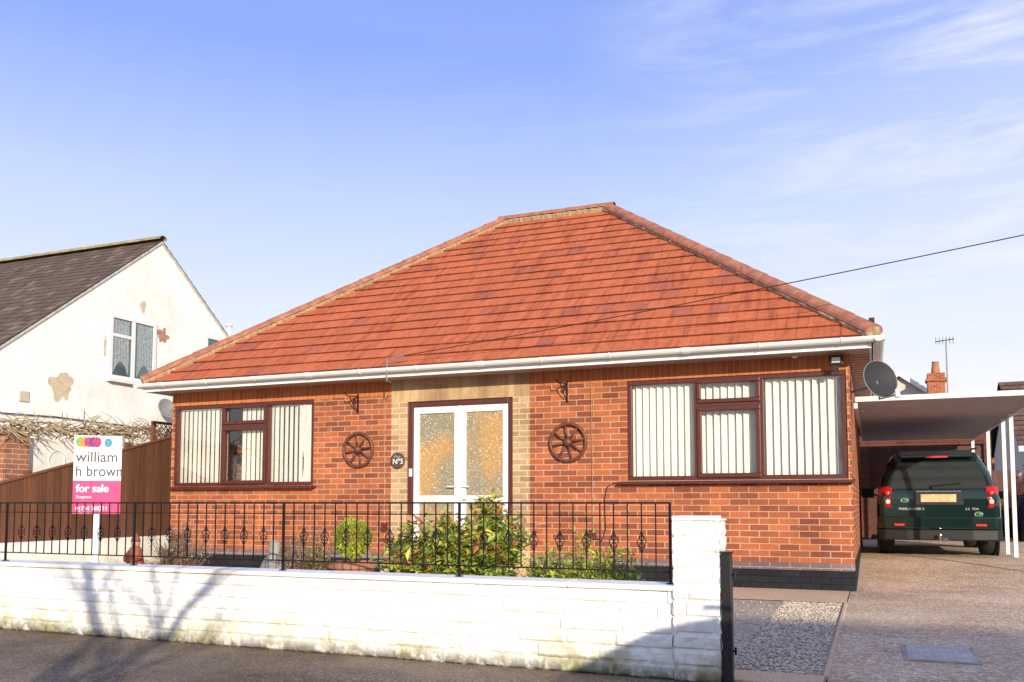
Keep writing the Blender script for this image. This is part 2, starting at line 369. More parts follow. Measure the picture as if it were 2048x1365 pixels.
# ------------------------------------------------------------------ roof tiler
def clip(poly,n,d):
    out=[]
    for i in range(len(poly)):
        a=poly[i];b=poly[(i+1)%len(poly)];da=a[0]*n[0]+a[1]*n[1]-d;db=b[0]*n[0]+b[1]*n[1]-d
        if da>=0: out.append(a)
        if (da>=0)!=(db>=0):
            t=da/(da-db);out.append((a[0]+(b[0]-a[0])*t,a[1]+(b[1]-a[1])*t))
    return out
def tile_face(mb,A,B,TR,TL,n,tw,lip,colfn,jit=.003,dk=.42):
    A,B,TR,TL=map(V,(A,B,TR,TL));dr=(B-A).normalized();w=(B-A).length
    q=TL-A;up=(q-dr*q.dot(dr));hh=up.length;up.normalize();nr=dr.cross(up)
    if nr.z<0: nr=-nr
    uTL=q.dot(dr);uTR=(TR-A).dot(dr)
    nl=V((hh,-uTL)).normalized();nrr=V((-hh,uTR-w)).normalized()
    dr_=nrr[0]*w
    dv=hh/n
    for k in range(n):
        v0=k*dv;v1=(k+1)*dv;off=(k%2)*tw/2;i0=int((min(0,uTL)-off)//tw)-1;i1=int((max(w,uTR)-off)//tw)+2
        for i in range(i0,i1):
            ua=i*tw+off+.0015;ub=ua+tw-.003
            p=[(ua,v0),(ub,v0),(ub,v1),(ua,v1)]
            p=clip(p,nl,0)
            if len(p)>2:p=clip(p,nrr,dr_)
            if len(p)<3: continue
            j=random.uniform(0,jit);mb.cc=colfn(k,i)
            def P(u,v,base=None): return A+dr*u+up*v+nr*((lip+j)*(1-(v-v0)/dv)+.004 if base is None else base)
            pts=[P(u,v) for u,v in p]
            mb.face(pts)
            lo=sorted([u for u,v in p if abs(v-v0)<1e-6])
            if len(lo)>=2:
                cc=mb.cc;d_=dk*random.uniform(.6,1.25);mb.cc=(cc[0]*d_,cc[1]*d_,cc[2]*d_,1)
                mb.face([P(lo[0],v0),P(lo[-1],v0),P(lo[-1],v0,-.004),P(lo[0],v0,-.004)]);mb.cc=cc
    mb.cc=(.05,.025,.02,1)
    mb.face([p-nr*.004 for p in (A,B,TR,TL)])
def cap_line(mb,P0,P1,r,seg=.42):
    P0,P1=V(P0),V(P1);L=(P1-P0).length;n=max(2,round(L/seg));d=(P1-P0)/n
    for i in range(n):
        a=P0+d*i;b=P0+d*(i+1.06)
        sd=d.normalized().cross(V((0,0,1))).normalized();up=sd.cross(d.normalized());
        vs=[]
        for (p,rr) in ((a,r*1.06),(b,r*.97)):
            for k in range(9):
                t=PI*k/8;vs.append(p+sd*(rr*math.cos(t))+up*(rr*.78*math.sin(t)))
        mb.add(vs,[(k,k+1,k+10,k+9) for k in range(8)]+[tuple(range(8,-1,-1))])

# ------------------------------------------------------------------ bungalow
YF=10.8
def fx(px,py=900): return onY(px,py,YF).x
XL,XR=fx(343),fx(1703)
YB=18.5
ZS=2.71
house=thing('brick_bungalow',((XL+XR)/2,YF,0),'red brick bungalow with orange hipped tile roof and white front gutter','house')
LW=(XL+.05,fx(627),1.255,2.51);RW=(fx(1255),XR-.04,1.275,2.53)
S0,S1=fx(783),fx(1060);DX0,DX1=fx(815),fx(1026);DZ0,DZ1=.22,2.40
def wallgrid(mb,x0,x1,z0,z1,y0,y1,holes):
    xs=sorted({x0,x1,*[min(max(h[0],x0),x1) for h in holes],*[min(max(h[1],x0),x1) for h in holes]})
    zs=sorted({z0,z1,*[min(max(h[2],z0),z1) for h in holes],*[min(max(h[3],z0),z1) for h in holes]})
    for a,b in zip(xs[:-1],xs[1:]):
        for c,d in zip(zs[:-1],zs[1:]):
            if any(h[0]-1e-6<=a and b<=h[1]+1e-6 and h[2]-1e-6<=c and d<=h[3]+1e-6 for h in holes): continue
            mb.box(a,b,y0,y1,c,d)
for (a,b,zt,h) in ((XL,S0,2.51,LW),(S1,XR,2.53,RW)):
    m=MB();wallgrid(m,a,b,.31,zt,YF,YF+.25,[h]);m.build('wall',M_brick,house)
    m=MB();m.box(a,b,YF-.001,YF+.25,zt,ZS);m.build('brick_lintel_course',M_sold,house)
    m=MB();m.box(a,b+(.004 if a==S1 else 0),YF-.004,YF+.25,.225,.31);m.build('blue_brick_band',M_blue,house)
    m=MB();m.box(a-(.01 if a==XL else 0),b+(.012 if a==S1 else 0),YF-.012,YF+.25,-.02,.225);m.build('plinth',M_plin,house)
m=MB();wallgrid(m,S0,S1,.0,2.40,YF-.012,YF+.25,[(DX0,DX1,.2,2.4)]);w=m.build('door_surround',M_yel,house)
m=MB();m.box(S0,S1,YF-.014,YF+.25,2.40,ZS);m.build('door_lintel',M_yels,house)
for (a,b,e) in ((XR-.25,XR,.01),(XL,XL+.25,0)):
    m=MB();m.box(a,b,YF+.25,YB,.31,ZS);m.build('side_wall',M_bricks,house)
    m=MB();m.box(a,b+e,YF+.25,YB,-.02,.31);m.build('side_plinth',M_plins,house)
m=MB();m.box(XL+.25,XR-.25,YB-.25,YB,.0,ZS);m.build('rear_wall',M_brick,house)
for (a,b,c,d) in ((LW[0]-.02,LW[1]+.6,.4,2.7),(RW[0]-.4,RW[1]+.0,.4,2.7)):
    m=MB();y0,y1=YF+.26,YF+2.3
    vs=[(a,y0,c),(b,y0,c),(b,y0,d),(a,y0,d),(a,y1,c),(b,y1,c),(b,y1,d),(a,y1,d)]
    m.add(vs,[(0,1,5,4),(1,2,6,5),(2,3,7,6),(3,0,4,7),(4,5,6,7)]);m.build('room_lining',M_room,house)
# roof
EY=10.38;EX0,EX1=-10.36,.06;RZ=6.09;EZ=2.83;RYY=14.6;RX0,RX1=-6.08,-4.14;BY=2*RYY-EY
def hcol(k,i):
    g=random.uniform(.90,1.08);h=random.random()
    if h<.07: return (.46*g,.135*g,.08*g,1)
    return (.575*g,.155*g,.066*g,1)
m=MB();fl,fr,br,bl=(EX0,EY,EZ),(EX1,EY,EZ),(EX1,BY,EZ),(EX0,BY,EZ);rl,rr=(RX0,RYY,RZ),(RX1,RYY,RZ)
NC=19
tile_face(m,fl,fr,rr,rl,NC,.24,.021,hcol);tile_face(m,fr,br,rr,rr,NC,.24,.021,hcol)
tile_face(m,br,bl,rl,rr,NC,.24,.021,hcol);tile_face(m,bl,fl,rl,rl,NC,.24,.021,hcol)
roof=m.build('roof',M_tile,house)
m=MB()
for a,b in ((fl,rl),(fr,rr),(bl,rl),(br,rr)): cap_line(m,V(a)+V((0,0,.035)),V(b)+V((0,0,.035)),.115)
cap_line(m,V(rl)+V((-.1,0,.035)),V(rr)+V((.1,0,.035)),.115)
m.build('hip_and_ridge_tiles',M_ridge,roof)
m=MB()
for a,b in ((fl,rl),(fr,rr),(rl,rr)):
    a=V(a);b=V(b);n=70;pts=[a.lerp(b,i/n)+V((random.uniform(-.008,.008),-.0,.008+random.uniform(-.006,.006))) for i in range(n+1)]
    m.tube(pts,[.108+random.uniform(-.010,.010) for _ in pts],6)
m.build('hip_mortar_bed',M_mortar,roof)
m=MB();m.box(EX0+.05,EX1-.05,EY+.03,YF+.02,ZS,ZS+.02);m.box(XR-.02,EX1-.05,YF+.02,BY-.05,ZS,ZS+.02);m.box(EX0+.05,XL+.02,YF+.02,BY-.05,ZS,ZS+.02)
for i in range(40):
    y=YF+.1+i*.2;m.box(XR,EX1-.05,y,y+.012,ZS-.006,ZS)
m.build('soffit',M_soffit,house)
m=MB();m.box(EX0+.03,EX1-.03,EY+.005,EY+.028,ZS-.012,EZ+.01);m.box(EX1-.05,EX1-.028,EY+.028,BY,ZS-.012,EZ+.01);m.box(EX0+.028,EX0+.05,EY+.028,BY,ZS-.012,EZ+.01)
m.build('fascia',M_upvc,house)
def gut(mb,P0,P1,out,r=.058):
    P0,P1,out=V(P0),V(P1),V(out);pts=[]
    for k in range(9):
        t=PI+PI*k/8;pts.append(P0+out*(r*math.cos(t))+V((0,0,r*math.sin(t))))
    for k in range(8,-1,-1):
        t=PI+PI*k/8;pts.append(P0+out*((r-.006)*math.cos(t))+V((0,0,(r-.006)*math.sin(t))))
    mb.prism(pts,P1-P0)
GZ=EZ-.02
m=MB();gut(m,(EX0-.03,EY-.06,GZ),(EX1+.10,EY-.06,GZ),(0,1,0));gut(m,(EX1+.05,EY-.12,GZ-.003),(EX1+.05,BY,GZ-.003),(1,0,0));gut(m,(EX0-.04,EY-.1,GZ-.003),(EX0-.04,BY,GZ-.003),(1,0,0))
for x in (EX0-.035,EX1+.10): m.prism([(x,EY-.06+.06*math.cos(PI+PI*k/8),GZ+.06*math.sin(PI+PI*k/8)) for k in range(9)],(.006,0,0))
m.build('gutter',M_upvc,house,smooth=False)
x=EX0+.4;k=0
while x<EX1:
    m=MB();w=.018 if k%3 else .10
    pts=[(x,EY-.06+.068*math.cos(PI+PI*q/8),GZ+.004+.068*math.sin(PI+PI*q/8)) for q in range(9)];m.prism(pts,(w,0,0));m.build('gutter_bracket',M_upvc,house);x+=.88;k+=1
# windows
def window(parent,X0,X1,Z0,Z1,Y,div,mat,sillr,fw=.055,glass=M_glass,depth=.07):
    m=MB()
    m.box(X0,X1,Y,Y+depth,Z0,Z0+fw);m.box(X0,X1,Y,Y+depth,Z1-fw,Z1);m.box(X0,X0+fw,Y,Y+depth,Z0+fw,Z1-fw);m.box(X1-fw,X1,Y,Y+depth,Z0+fw,Z1-fw)
    for d in div: m.box(d-fw/2,d+fw/2,Y-.003,Y+depth,Z0+fw,Z1-fw)
    a,b=div;t=Z1-.34
    w=m.build('window',mat,parent,bevel=.006)
    def sash(x0,x1,z0,z1,nm,f=.05):
        s=MB();yy=Y-.028
        s.box(x0,x1,yy,Y+.03,z0,z0+f);s.box(x0,x1,yy,Y+.03,z1-f,z1);s.box(x0,x0+f,yy,Y+.03,z0+f,z1-f);s.box(x1-f,x1,yy,Y+.03,z0+f,z1-f)
        s.build(nm,mat,w,bevel=.008)
    sash(a+fw*.2,b-fw*.2,t+.02,Z1-fw*.5,'top_opener');sash(a+fw*.2,b-fw*.2,Z0+fw*.5,t-.02,'casement',.055)
    s=MB();s.box(a,b,Y-.005,Y+depth,t-.025,t+.025);s.build('transom',mat,w)
    s=MB();s.box(X0+.02,X1-.02,Y+.034,Y+.038,Z0+.02,Z1-.02);s.build('pane',glass,w)
    s=MB();s.prism([(sillr[0],Y-.13,Z0-.045),(sillr[0],Y-.13,Z0-.02),(sillr[0],Y+.03,Z0),(sillr[0],Y+.03,Z0-.045)],(sillr[1]-sillr[0],0,0));s.build('sill',mat,w,bevel=.004)
    return w
WY=YF+.015
d1,d2=fx(1393),fx(1524)
wr=window(house,*RW,WY,(d1,d2),M_brown,(RW[0]-.10,XR+.03))
wr['label']='large right hand window with cream vertical blinds'
e1,e2=fx(443),fx(533)
wl=window(house,*LW,WY,(e1,e2),M_brown,(XL-.03,LW[1]+.05))
wl['label']='left hand window with half drawn blinds and net curtain'
def blinds(win,x0,x1,z0,z1,y,sp,ang,cond=lambda x:True,hw=.043):
    m=MB();x=x0+sp/2
    while x<x1:
        if cond(x):
            a=ang+random.uniform(-.10,.10);M=TM(x,y,0)@Matrix.Rotation(a,4,'Z');m.box(-hw,hw,-.0008,.0008,z0,z1,M)
        x+=sp
    m.box(x0,x1,y-.02,y+.02,z1,z1+.035)
    m.build('vertical_blind',M_blind,win)
blinds(wr,RW[0]+.0,RW[1]-.03,RW[2]+.03,RW[3]-.07,WY+.112,.088,math.radians(34),hw=.047)
blinds(wl,LW[0]+.02,LW[1]-.06,LW[2]+.03,LW[3]-.07,WY+.090,.086,math.radians(-14),lambda x:(x<e1+.04 or x>e1+.30),.0395)
m=MB();x0,x1=LW[1]-.33,LW[1]-.03;vs=[];fs=[]
n=26
for j in range(12):
    z=LW[2]+.03+(LW[3]-LW[2]-.08)*j/11;sq=.55+.45*abs(j/11-.25)**.7
    for i in range(n): 
        x=x1-(x1-x0)*(1-i/(n-1))*sq;vs.append((x,WY+.055+.008*math.sin(i*1.5),z))
for j in range(11):
    for i in range(n-1): fs.append((j*n+i,j*n+i+1,(j+1)*n+i+1,(j+1)*n+i))
m.add(vs,fs);m.build('net_curtain',M_net,wl,smooth=True)
# door
m=MB();f=.075
m.box(DX0,DX0+f,YF+.01,YF+.12,DZ0-.02,DZ1);m.box(DX1-f,DX1,YF+.01,YF+.12,DZ0-.02,DZ1);m.box(DX0+f,DX1-f,YF+.01,YF+.12,DZ1-f,DZ1)
door=m.build('front_door',M_brown,house,bevel=.008)
m=MB();m.box(DX0-.05,DX1+.05,YF-.16,YF+.12,.12,DZ0-.02);m.box(DX0-.15,DX1+.15,YF-.45,YF-.013,-.01,.12);m.build('doorstep',M_conc,door,bevel=.01)
mid=(DX0+DX1)/2;x0,x1=DX0+f+.004,DX1-f-.004;z0,z1=DZ0,DZ1-f-.004
for (a,b) in ((x0,mid-.003),(mid+.003,x1)):
    m=MB();s=.085;y0,y1=YF+.03,YF+.09
    m.box(a,a+s,y0,y1,z0,z1);m.box(b-s,b,y0,y1,z0,z1)
    for (c,d) in ((z0,z0+.12),(z0+.78,z0+.88),(z1-.09,z1)): m.box(a+s,b-s,y0,y1,c,d)
    m.build('door_leaf',M_upvc,door,bevel=.006)
    for (c,d) in ((z0+.1,z0+.8),(z0+.86,z1-.07)):
        m=MB();m.box(a+s-.01,b-s+.01,y0+.025,y0+.035,c,d);m.build('door_glass',M_obs,door)
m=MB();m.box(mid-.02,mid+.02,YF+.018,YF+.03,z0,z1);m.build('meeting_strip',M_upvc,door)
for sgn in (-1,1):
    m=MB();hx=mid+sgn*.055;m.box(hx-.013,hx+.013,YF+.014,YF+.029,z0+.86,z0+1.08);m.tube([(hx,YF+.014,z0+1.0),(hx,YF-.02,z0+1.0),(hx+sgn*.11,YF-.022,z0+1.0)],.009,8)
    m.build('door_handle',M_upvc,door,bevel=.002)
m=MB();m.box(x0+.13,x0+.38,YF+.022,YF+.03,z0+.80,z0+.86);m.build('letterbox',M_silver,door)
def cart_wheel(px,py,r,label):
    p=onY(px,py,YF-.04);t=thing('cart_wheel',p,label,'wall ornament','wooden cart wheels on the bungalow front')
    m=MB();m.torus(r-.026,.022,40,8,RX);m.build('rim',M_woodwheel,t,local=True,smooth=True)
    for k in range(8):
        a=k*PI/4+.2;m=MB();q=[(math.cos(a)*s,0,math.sin(a)*s) for s in (.05,r*.5,r-.04)];m.tube(q,[.011,.016,.010],8);m.build('spoke',M_woodwheel,t,local=True,smooth=True)
    m=MB();m.lathe([(0,.055),(.03,.055),(.050,.035),(.056,0),(.056,-.02)],20,RX);m.build('hub',M_woodwheel,t,local=True,smooth=True)
cart_wheel(716,900,.262,'smaller dark wooden cart wheel hung left of the front door')
cart_wheel(1136,885,.265,'dark wooden cart wheel hung between the front door and right window')
p=onY(795,922,YF-.025);t=thing('house_sign',p,'round dark plaque reading N 5 beside the front door','house sign')
M_plq=plain('brown_slate',(.11,.068,.052),.5,var=.3)
m=MB();m.lathe([(0,.012),(.105,.012),(.113,.004),(.113,-.01)],28,RX);m.build('plaque',M_plq,t,local=True,smooth=False)
m=MB();m.torus(.100,.003,28,6,TM(0,-.014,0)@RX);m.build('raised_edge',M_brown2,t,local=True)
text('N\u00ba5',.105,TM(-.072,-.013,-.045)@RX,'house_number',M_signw,t,bold=.001)
m=MB()
for i in range(5): m.lathe([(0,.004),(.012,.0)],8,TM(-.045+i*.022,-.014,.055+.012*math.sin(i*1.6))@RX)
m.build('painted_flower_spray',M_stonegrey,t,local=True)
def bracket(px,py,label):
    p=onY(px,py,YF);t=thing('hanging_basket_bracket',p,label,'bracket','scrolled hanging basket brackets on the brick front')
    m=MB();m.box(-.012,.012,-.010,0,-.14,.14);m.build('back_plate',M_iron,t,local=True)
    m=MB();m.tube([(0,-.005,.10),(-.02,-.10,.10),(-.04,-.20,.09),(-.05,-.25,.11),(-.055,-.265,.14)],.008,6)
    m.tube([(0,-.005,-.10),(-.01,-.05,-.08),(-.02,-.11,-.01),(-.035,-.17,.09)],.007,6)
    sp=[(-.012,-.07-.045*(1-i/24)*math.cos(i*.5),.035+.045*(1-i/24)*math.sin(i*.5)) for i in range(20)];m.tube(sp,.006,5)
    m.build('scroll_arm',M_iron,t,local=True);return t
bracket(716,808,'scrolled black bracket on the brick above the left cart wheel')
bracket(1134,784,'scrolled black bracket on the brick above the right cart wheel')
p=onY(1672,722,YF-.12);t=thing('floodlight',p,'small black floodlight under the right corner of the eaves','floodlight')
m=MB();m.box(-.075,.075,-.03,.03,-.05,.06);m.build('lamp_housing',M_black,t,local=True,bevel=.008)
m=MB();m.box(-.045,.045,-.034,-.031,-.025,.035);m.build('lamp_glass',M_clear,t,local=True)
m=MB();m.box(-.012,.012,0,.12,-.012,.012);m.build('arm',M_black,t,local=True)
m=MB();m.box(-.03,.03,-.05,.0,-.12,-.055);m.build('motion_sensor',M_black,t,local=True)
m=MB();a=onY(1590,722,YF-.10);m.lathe([(0,-.03),(.03,-.025),(.035,0),(0,.0)],12,TM(a.x,a.y,ZS+.0));T(m.build('security_sensor',M_upvc,smooth=True),'little white dome sensor under the eaves above the right window','sensor')
p=V((EX1-.02,EY+.08,EZ+.16));m=MB();m.box(p.x-.03,p.x+.03,p.y-.04,p.y+.04,p.z,p.z+.05);m.tube([(p.x,p.y,p.z-.06),(p.x,p.y,p.z)],.01,6);T(m.build('camera',M_black,bevel=.006),'tiny black camera standing on the right roof corner','camera')
def wallcable(name,pts,label,r=.006,mat=M_wire):
    m=MB();m.tube([onY(a,b,YF-.02) for a,b in pts],r,5);T(m.build(name,mat),label,'cable')
wallcable('cable',[(1248,966),(1226,967),(1214,975),(1209,1000),(1211,1060),(1204,1082),(1190,1078)],'black cable looping from the right window sill down the brickwork')
wallcable('cable',[(769,775),(768,850),(769,930),(768,1050)],'thin pale cable running straight down left of the door surround',.005,M_mortar)
wallcable('cable',[(1181,748),(1183,820),(1184,920),(1186,1060)],'thin pale cable running straight down right of the door surround',.004,M_mortar)
for px,py,l in ((768,1055,'small dark box low on the wall left of the door'),(1185,1070,'small dark box low on the wall right of the door')):
    a=onY(px,py,YF-.03);m=MB();m.box(a.x-.04,a.x+.04,YF-.05,YF-.001,a.z-.06,a.z+.06);T(m.build('junction_box',M_brown2,bevel=.006),l,'box')
a=onY(820,945,YF-.02);m=MB();m.box(a.x-.02,a.x+.02,YF-.02,YF+.009,a.z-.06,a.z+.05);T(m.build('doorbell',M_upvc,bevel=.004),'slim white doorbell on the left side of the door frame','doorbell')

# satellite dish on the side
p=onY(1754,762,11.0)
t=thing('satellite_dish',p,'dark grey satellite dish fixed to the right side of the bungalow','satellite dish')
nrm=V((.60,-.76,.22)).normalized();Q=nrm.to_track_quat('Z','Y').to_matrix().to_4x4()
m=MB();R=.222
prof=[(R*i/8,.06*(i/8)**2) for i in range(9)]
m.lathe(prof+[(R+.006,.062),(R+.004,.055)]+[(R*i/8,.06*(i/8)**2-.006) for i in range(8,-1,-1)],32,Q);m.build('dish',M_dish,t,local=True,smooth=True)
m=MB();m.torus(R+.002,.006,36,6,Q@TM(0,0,.06));m.build('dish_rim',M_steel,t,local=True,smooth=True)
m=MB();lnb=V((.21,-.18,-.19));m.tube([Q@V((0,-.0,-.01)),V((.02,-.05,-.22)),lnb],.012,6);m.build('feed_arm',M_steel,t,local=True)
m=MB();m.tube([lnb+V((.0,0,-.03)),lnb+V((-.01,.01,.06))],[.034,.022],10);m.build('receiver',M_upvc,t,local=True)
m=MB();m.tube([Q@V((0,0,-.01)),V((-.04,.12,-.05)),V((XR-p.x,.2,-.1))],.016,8);m.box(XR-p.x-.01,XR-p.x+.012,.1,.3,-.22,.04);m.build('wall_bracket',M_steel,t,local=True)

# service wire
S=onY(800,713,EY-.08)
P1=onY(2048,447,10.1)
E=P1+(P1-S)*.9
m=MB();pts=[]
for i in range(41):
    s=i/40;q=S.lerp(E,s);q.z-=.12*4*s*(1-s);pts.append(q)
m.tube(pts,.006,5);T(m.build('overhead_wire',M_wire),'thin black overhead wire rising from the gutter to the upper right','wire')
m=MB();a=onY(774,716,EY-.10);m.tube([(a.x,EY+.0,GZ-.18),(a.x,EY-.10,GZ-.18),(a.x,EY-.10,a.z)],.010,6);m.tube([(a.x,EY-.1,a.z),(S.x,S.y,S.z)],.006,5);m.tube([S+V((-.05,0,-.01)),S+V((.06,0,.01))],.016,8);T(m.build('wire_bracket',M_steel),'small bracket on the gutter holding the end of the overhead wire','bracket')
# ------------------------------------------------------------------ boundary wall
def stone_face(mb,o,du,W,Hh,nrm,rows,seed,step=.0115):
    o,du,nrm=V(o),V(du),V(nrm);rnd=random.Random(seed);rh=Hh/rows;joints=[];
    for r_ in range(rows):
        x=-rnd.uniform(0,.3);js=[]
        while x<W+.3: js.append((x,rnd.uniform(-.005,.006)));x+=rnd.choice([.22,.3,.38,.45])
        joints.append(js)
    nx=int(W/step)+1;nz=int(Hh/step)+1;vs=[]
    for j in range(nz+1):
        z=Hh*j/nz;zz=z;r_=min(rows-1,int(z/rh));dz=min(z-r_*rh,(r_+1)*rh-z);js=joints[r_];q=0
        for i in range(nx+1):
            x=W*i/nx
            while q+1<len(js) and js[q+1][0]<=x:q+=1
            dx=min(x-js[q][0],(js[q+1][0] if q+1<len(js) else 1e9)-x)
            e=min(dx,dz);g=min(1,e/.015)
            d=-.015*(1-g*g*(3-2*g))+js[q][1]+.007*noise.noise(V((x*12+seed,z*17,seed)))+.004*noise.noise(V((x*34,z*34,seed+3)))
            vs.append(o+du*x+V((0,0,z))+nrm*(d))
    w=nx+1;fs=[(j*w+i,j*w+i+1,(j+1)*w+i+1,(j+1)*w+i) for j in range(nz) for i in range(nx)]
    mb.add(vs,fs)
WX0,WX1=-8.9,-1.05;WYF=5.05
bw=thing('boundary_wall',((WX0+WX1)/2,WYF,0),'low white painted stone garden wall along the pavement with mossy base','wall')
m=MB();stone_face(m,(WX0,WYF,0),(1,0,0),WX1-WX0,.50,(0,-1,0),6,3);m.box(WX0,WX1,WYF+.03,WYF+.2,-.02,.498);m.build('wall_face',M_stone,bw,smooth=False)
m=MB();x=WX0
while x<WX1-.01:
    w=min(.9,WX1-x);m.box(x+.0015,x+w-.0015,WYF-.022,WYF+.23,.50,.530);x+=w
m.build('coping',M_stone,bw,bevel=.007)
PX0,PX1,PY0,PY1,PZ=-1.06,-.80,5.02,5.30,.90
gp=thing('gate_pillar',((PX0+PX1)/2,5.15,0),'white painted stone pillar at the right end of the garden wall','pillar')
m=MB();stone_face(m,(PX0,PY0,0),(1,0,0),PX1-PX0,PZ,(0,-1,0),10,11);stone_face(m,(PX1,PY0,0),(0,1,0),PY1-PY0,PZ,(1,0,0),10,12);stone_face(m,(PX0,PY1,0),(0,-1,0),PY1-PY0,PZ,(-1,0,0),10,13)
m.box(PX0+.025,PX1-.025,PY0+.025,PY1,-.01,PZ-.002);m.build('pillar_body',M_stone,gp,smooth=False)
m=MB();m.box(PX0-.004,PX1-.03,PY0-.004,PY1+.01,PZ,PZ+.026);m.box(PX1-.029,PX1+.002,PY0-.002,PY1+.008,PZ-.004,PZ+.008);m.build('pillar_cap',M_stone,gp,bevel=.009)
t=thing('gate_post',(-.77,5.08,0),'square black metal gate post against the white pillar','post')
m=MB();m.box(-.025,.03,-.04,.03,0,.72);m.build('post',M_black,t,local=True,bevel=.004)
m=MB();m.box(-.03,.035,-.045,.035,.72,.728);m.build('post_cap',M_black,t,local=True)
for z in (.18,.6):
    m=MB();m.tube([(.03,-.01,z),(.045,-.01,z)],.006,6);m.tube([(.045,-.01,z-.02),(.045,-.01,z+.02)],.007,6);m.build('hinge_pin',M_iron,t,local=True)
# railing
RY=WYF+.10
rail=thing('iron_railing',(-4.4,RY,.53),'black wrought iron railing with twisted baskets on top of the white wall','railing')
posts=[-1.10-1.36*k for k in range(6)]
for z,r,nm in ((1.0,.009,'top_rail'),(.925,.0055,'upper_rail'),(.60,.007,'bottom_rail')):
    m=MB();m.box(posts[-1],posts[0],RY-r,RY+r,z-r*.6,z+r*.6);m.build(nm,M_iron,rail)
for p in posts:
    m=MB();m.box(p-.007,p+.007,RY-.007,RY+.007,.53,1.003);m.box(p-.020,p+.020,RY-.020,RY+.020,.532,.537);m.build('railing_post',M_iron,rail)
for k in range(5):
    for i in range(1,16):
        x=posts[k]-1.36*i/16
        m=MB();m.box(x-.0033,x+.0033,RY-.0033,RY+.0033,.60,1.0)
        b=m.build('baluster',M_iron,rail)
        if i%2==0:
            m=MB()
            for q in range(4):
                pts=[]
                for s in range(11):
                    tt=s/10;a=q*PI/2+tt*PI*1.1;rr=.023*math.sin(PI*tt)+.004;pts.append((x+rr*math.cos(a),RY+rr*math.sin(a),.715+.105*tt))
                m.tube(pts,.0030,4)
            for zz in (.71,.823): m.lathe([(.004,zz-.008),(.010,zz),(.004,zz+.008)],8,TM(x,RY,0))
            m.build('twisted_basket',M_iron,b)
# ------------------------------------------------------------------ for sale sign
sp=V((0,0,CH))+ray(193,1006)*9.6;sp.z=0
sg=thing('for_sale_sign',sp,'white and magenta for sale board on a white post behind the railing','sign',rz=TH+math.radians(14))
m=MB();m.box(-.03,.03,.006,.05,0,1.70);m.build('sign_post',M_white,sg,local=True)
BW,BZ0,BZ1=.240,.88,1.73
m=MB();m.box(-BW,BW,-.004,.004,BZ0+.36,BZ1);bd=m.build('board',M_signw,sg,local=True)
m=MB();m.box(-BW,BW,-.004,.004,BZ0,BZ0+.358);m.build('magenta_panel',M_pink,sg,local=True)
def disc(x,z,r,mat,yy):
    m=MB();m.lathe([(0,0),(r,0)],28,TM(x,yy,z)@RX@Matrix.Diagonal((.8,1,1,1)));m.build('logo_dot',mat,sg,local=True)
for i,(x,mt_) in enumerate(((-.18,M_lime),(-.14,M_org),(-.095,M_mag),(-.05,M_pur),(-.012,M_mag))): disc(x,1.660,.056,mt_,-.0050-i*.0006)
disc(.10,1.655,.050,M_cyan,-.005)
def st(s,size,x,z,mat,bold=0,sx=1,nm='lettering'): text(s,size,TM(x,-.0060,z)@RX,nm,mat,sg,bold=bold,sx=sx)
st('william',.165,-.222,1.445,M_ink,.0018,.93);st('h brown',.165,-.222,1.29,M_ink,.0018,.84)
st('for sale',.118,-.208,1.118,M_signw,.0035,.93);st('Skegness',.044,-.208,1.050,M_signw);st('01754 768311',.062,-.208,.920,M_signw,.002,.90);st('williamhbrown.co.uk',.032,-.208,.889,M_signw,0,.95)
# ------------------------------------------------------------------ left side
m=MB();m.box(-10.98,-10.80,5.3,11.6,-.02,.46);T(m.build('low_wall',M_stone,bevel=.01),'low white wall at the foot of the brown fence','wall')
fn=thing('timber_fence',(-11.05,8.5,0),'brown close boarded timber fence sloping down towards the street','fence')
def ftop(y): return max(1.0,1.245+.27*(y-8.5))
m=MB();y=5.4
while y<12.6:
    g=random.uniform(.7,1.2);m.cc=(.19*g,.076*g,.038*g,1);y1=y+.118
    zt0=ftop(y);m.prism([(-11.0-random.uniform(0,.008),y,.2),(-11.0,y1,.2),(-11.0,y1,ftop(y1)),(-11.0,y,zt0)],(-.016,0,0));y+=.125
m.build('fence_boards',M_fence,fn)
for y in (5.4,7.2,9.0,10.8,12.5):
    m=MB();m.cc=(.17,.068,.028,1);m.box(-11.09,-11.02,y-.04,y+.04,0,ftop(y)+.08);m.build('fence_post',M_fence,fn,bevel=.005)
m=MB();m.cc=(.23,.095,.042,1);m.prism([(-11.03,5.4,1.0),(-11.03,7.59,1.0),(-11.03,12.6,ftop(12.6)),(-11.03,12.6,ftop(12.6)+.03),(-11.03,7.59,1.03),(-11.03,5.4,1.03)],(.05,0,0));m.build('capping_rail',M_fence,fn)
p=onX(335,880,-11.3);t=thing('trellis',(p.x,p.y,0),'short brown lattice trellis panel beside the left corner of the bungalow','trellis')
m=MB();m.cc=(.20,.085,.04,1)
m.box(-.03,.03,-.36,-.30,0,2.35);m.box(-.03,.03,.30,.36,0,2.35);m.box(-.03,.03,-.36,.36,2.35,2.39);m.build('trellis_frame',M_fence,t,local=True)
m=MB();m.cc=(.17,.07,.035,1)
for i in range(-6,7):
    for s in (-1,1):
        a=V((-.01*s,i*.1-.3*s,1.75));b=V((-.01*s,i*.1+.3*s,2.35));ta,tb=0,1
        for lim,sg_ in ((.3,1),(-.3,-1)):
            da=(lim-a.y)*sg_;db=(lim-b.y)*sg_
            if da<0 and db<0: ta=1;tb=0;break
            if da<0: ta=max(ta,da/(da-db))
            if db<0: tb=min(tb,da/(da-db))
        if tb-ta>.05: m.tube([a.lerp(b,ta),a.lerp(b,tb)],.008,4)
m.build('lattice',M_fence,t,local=True)
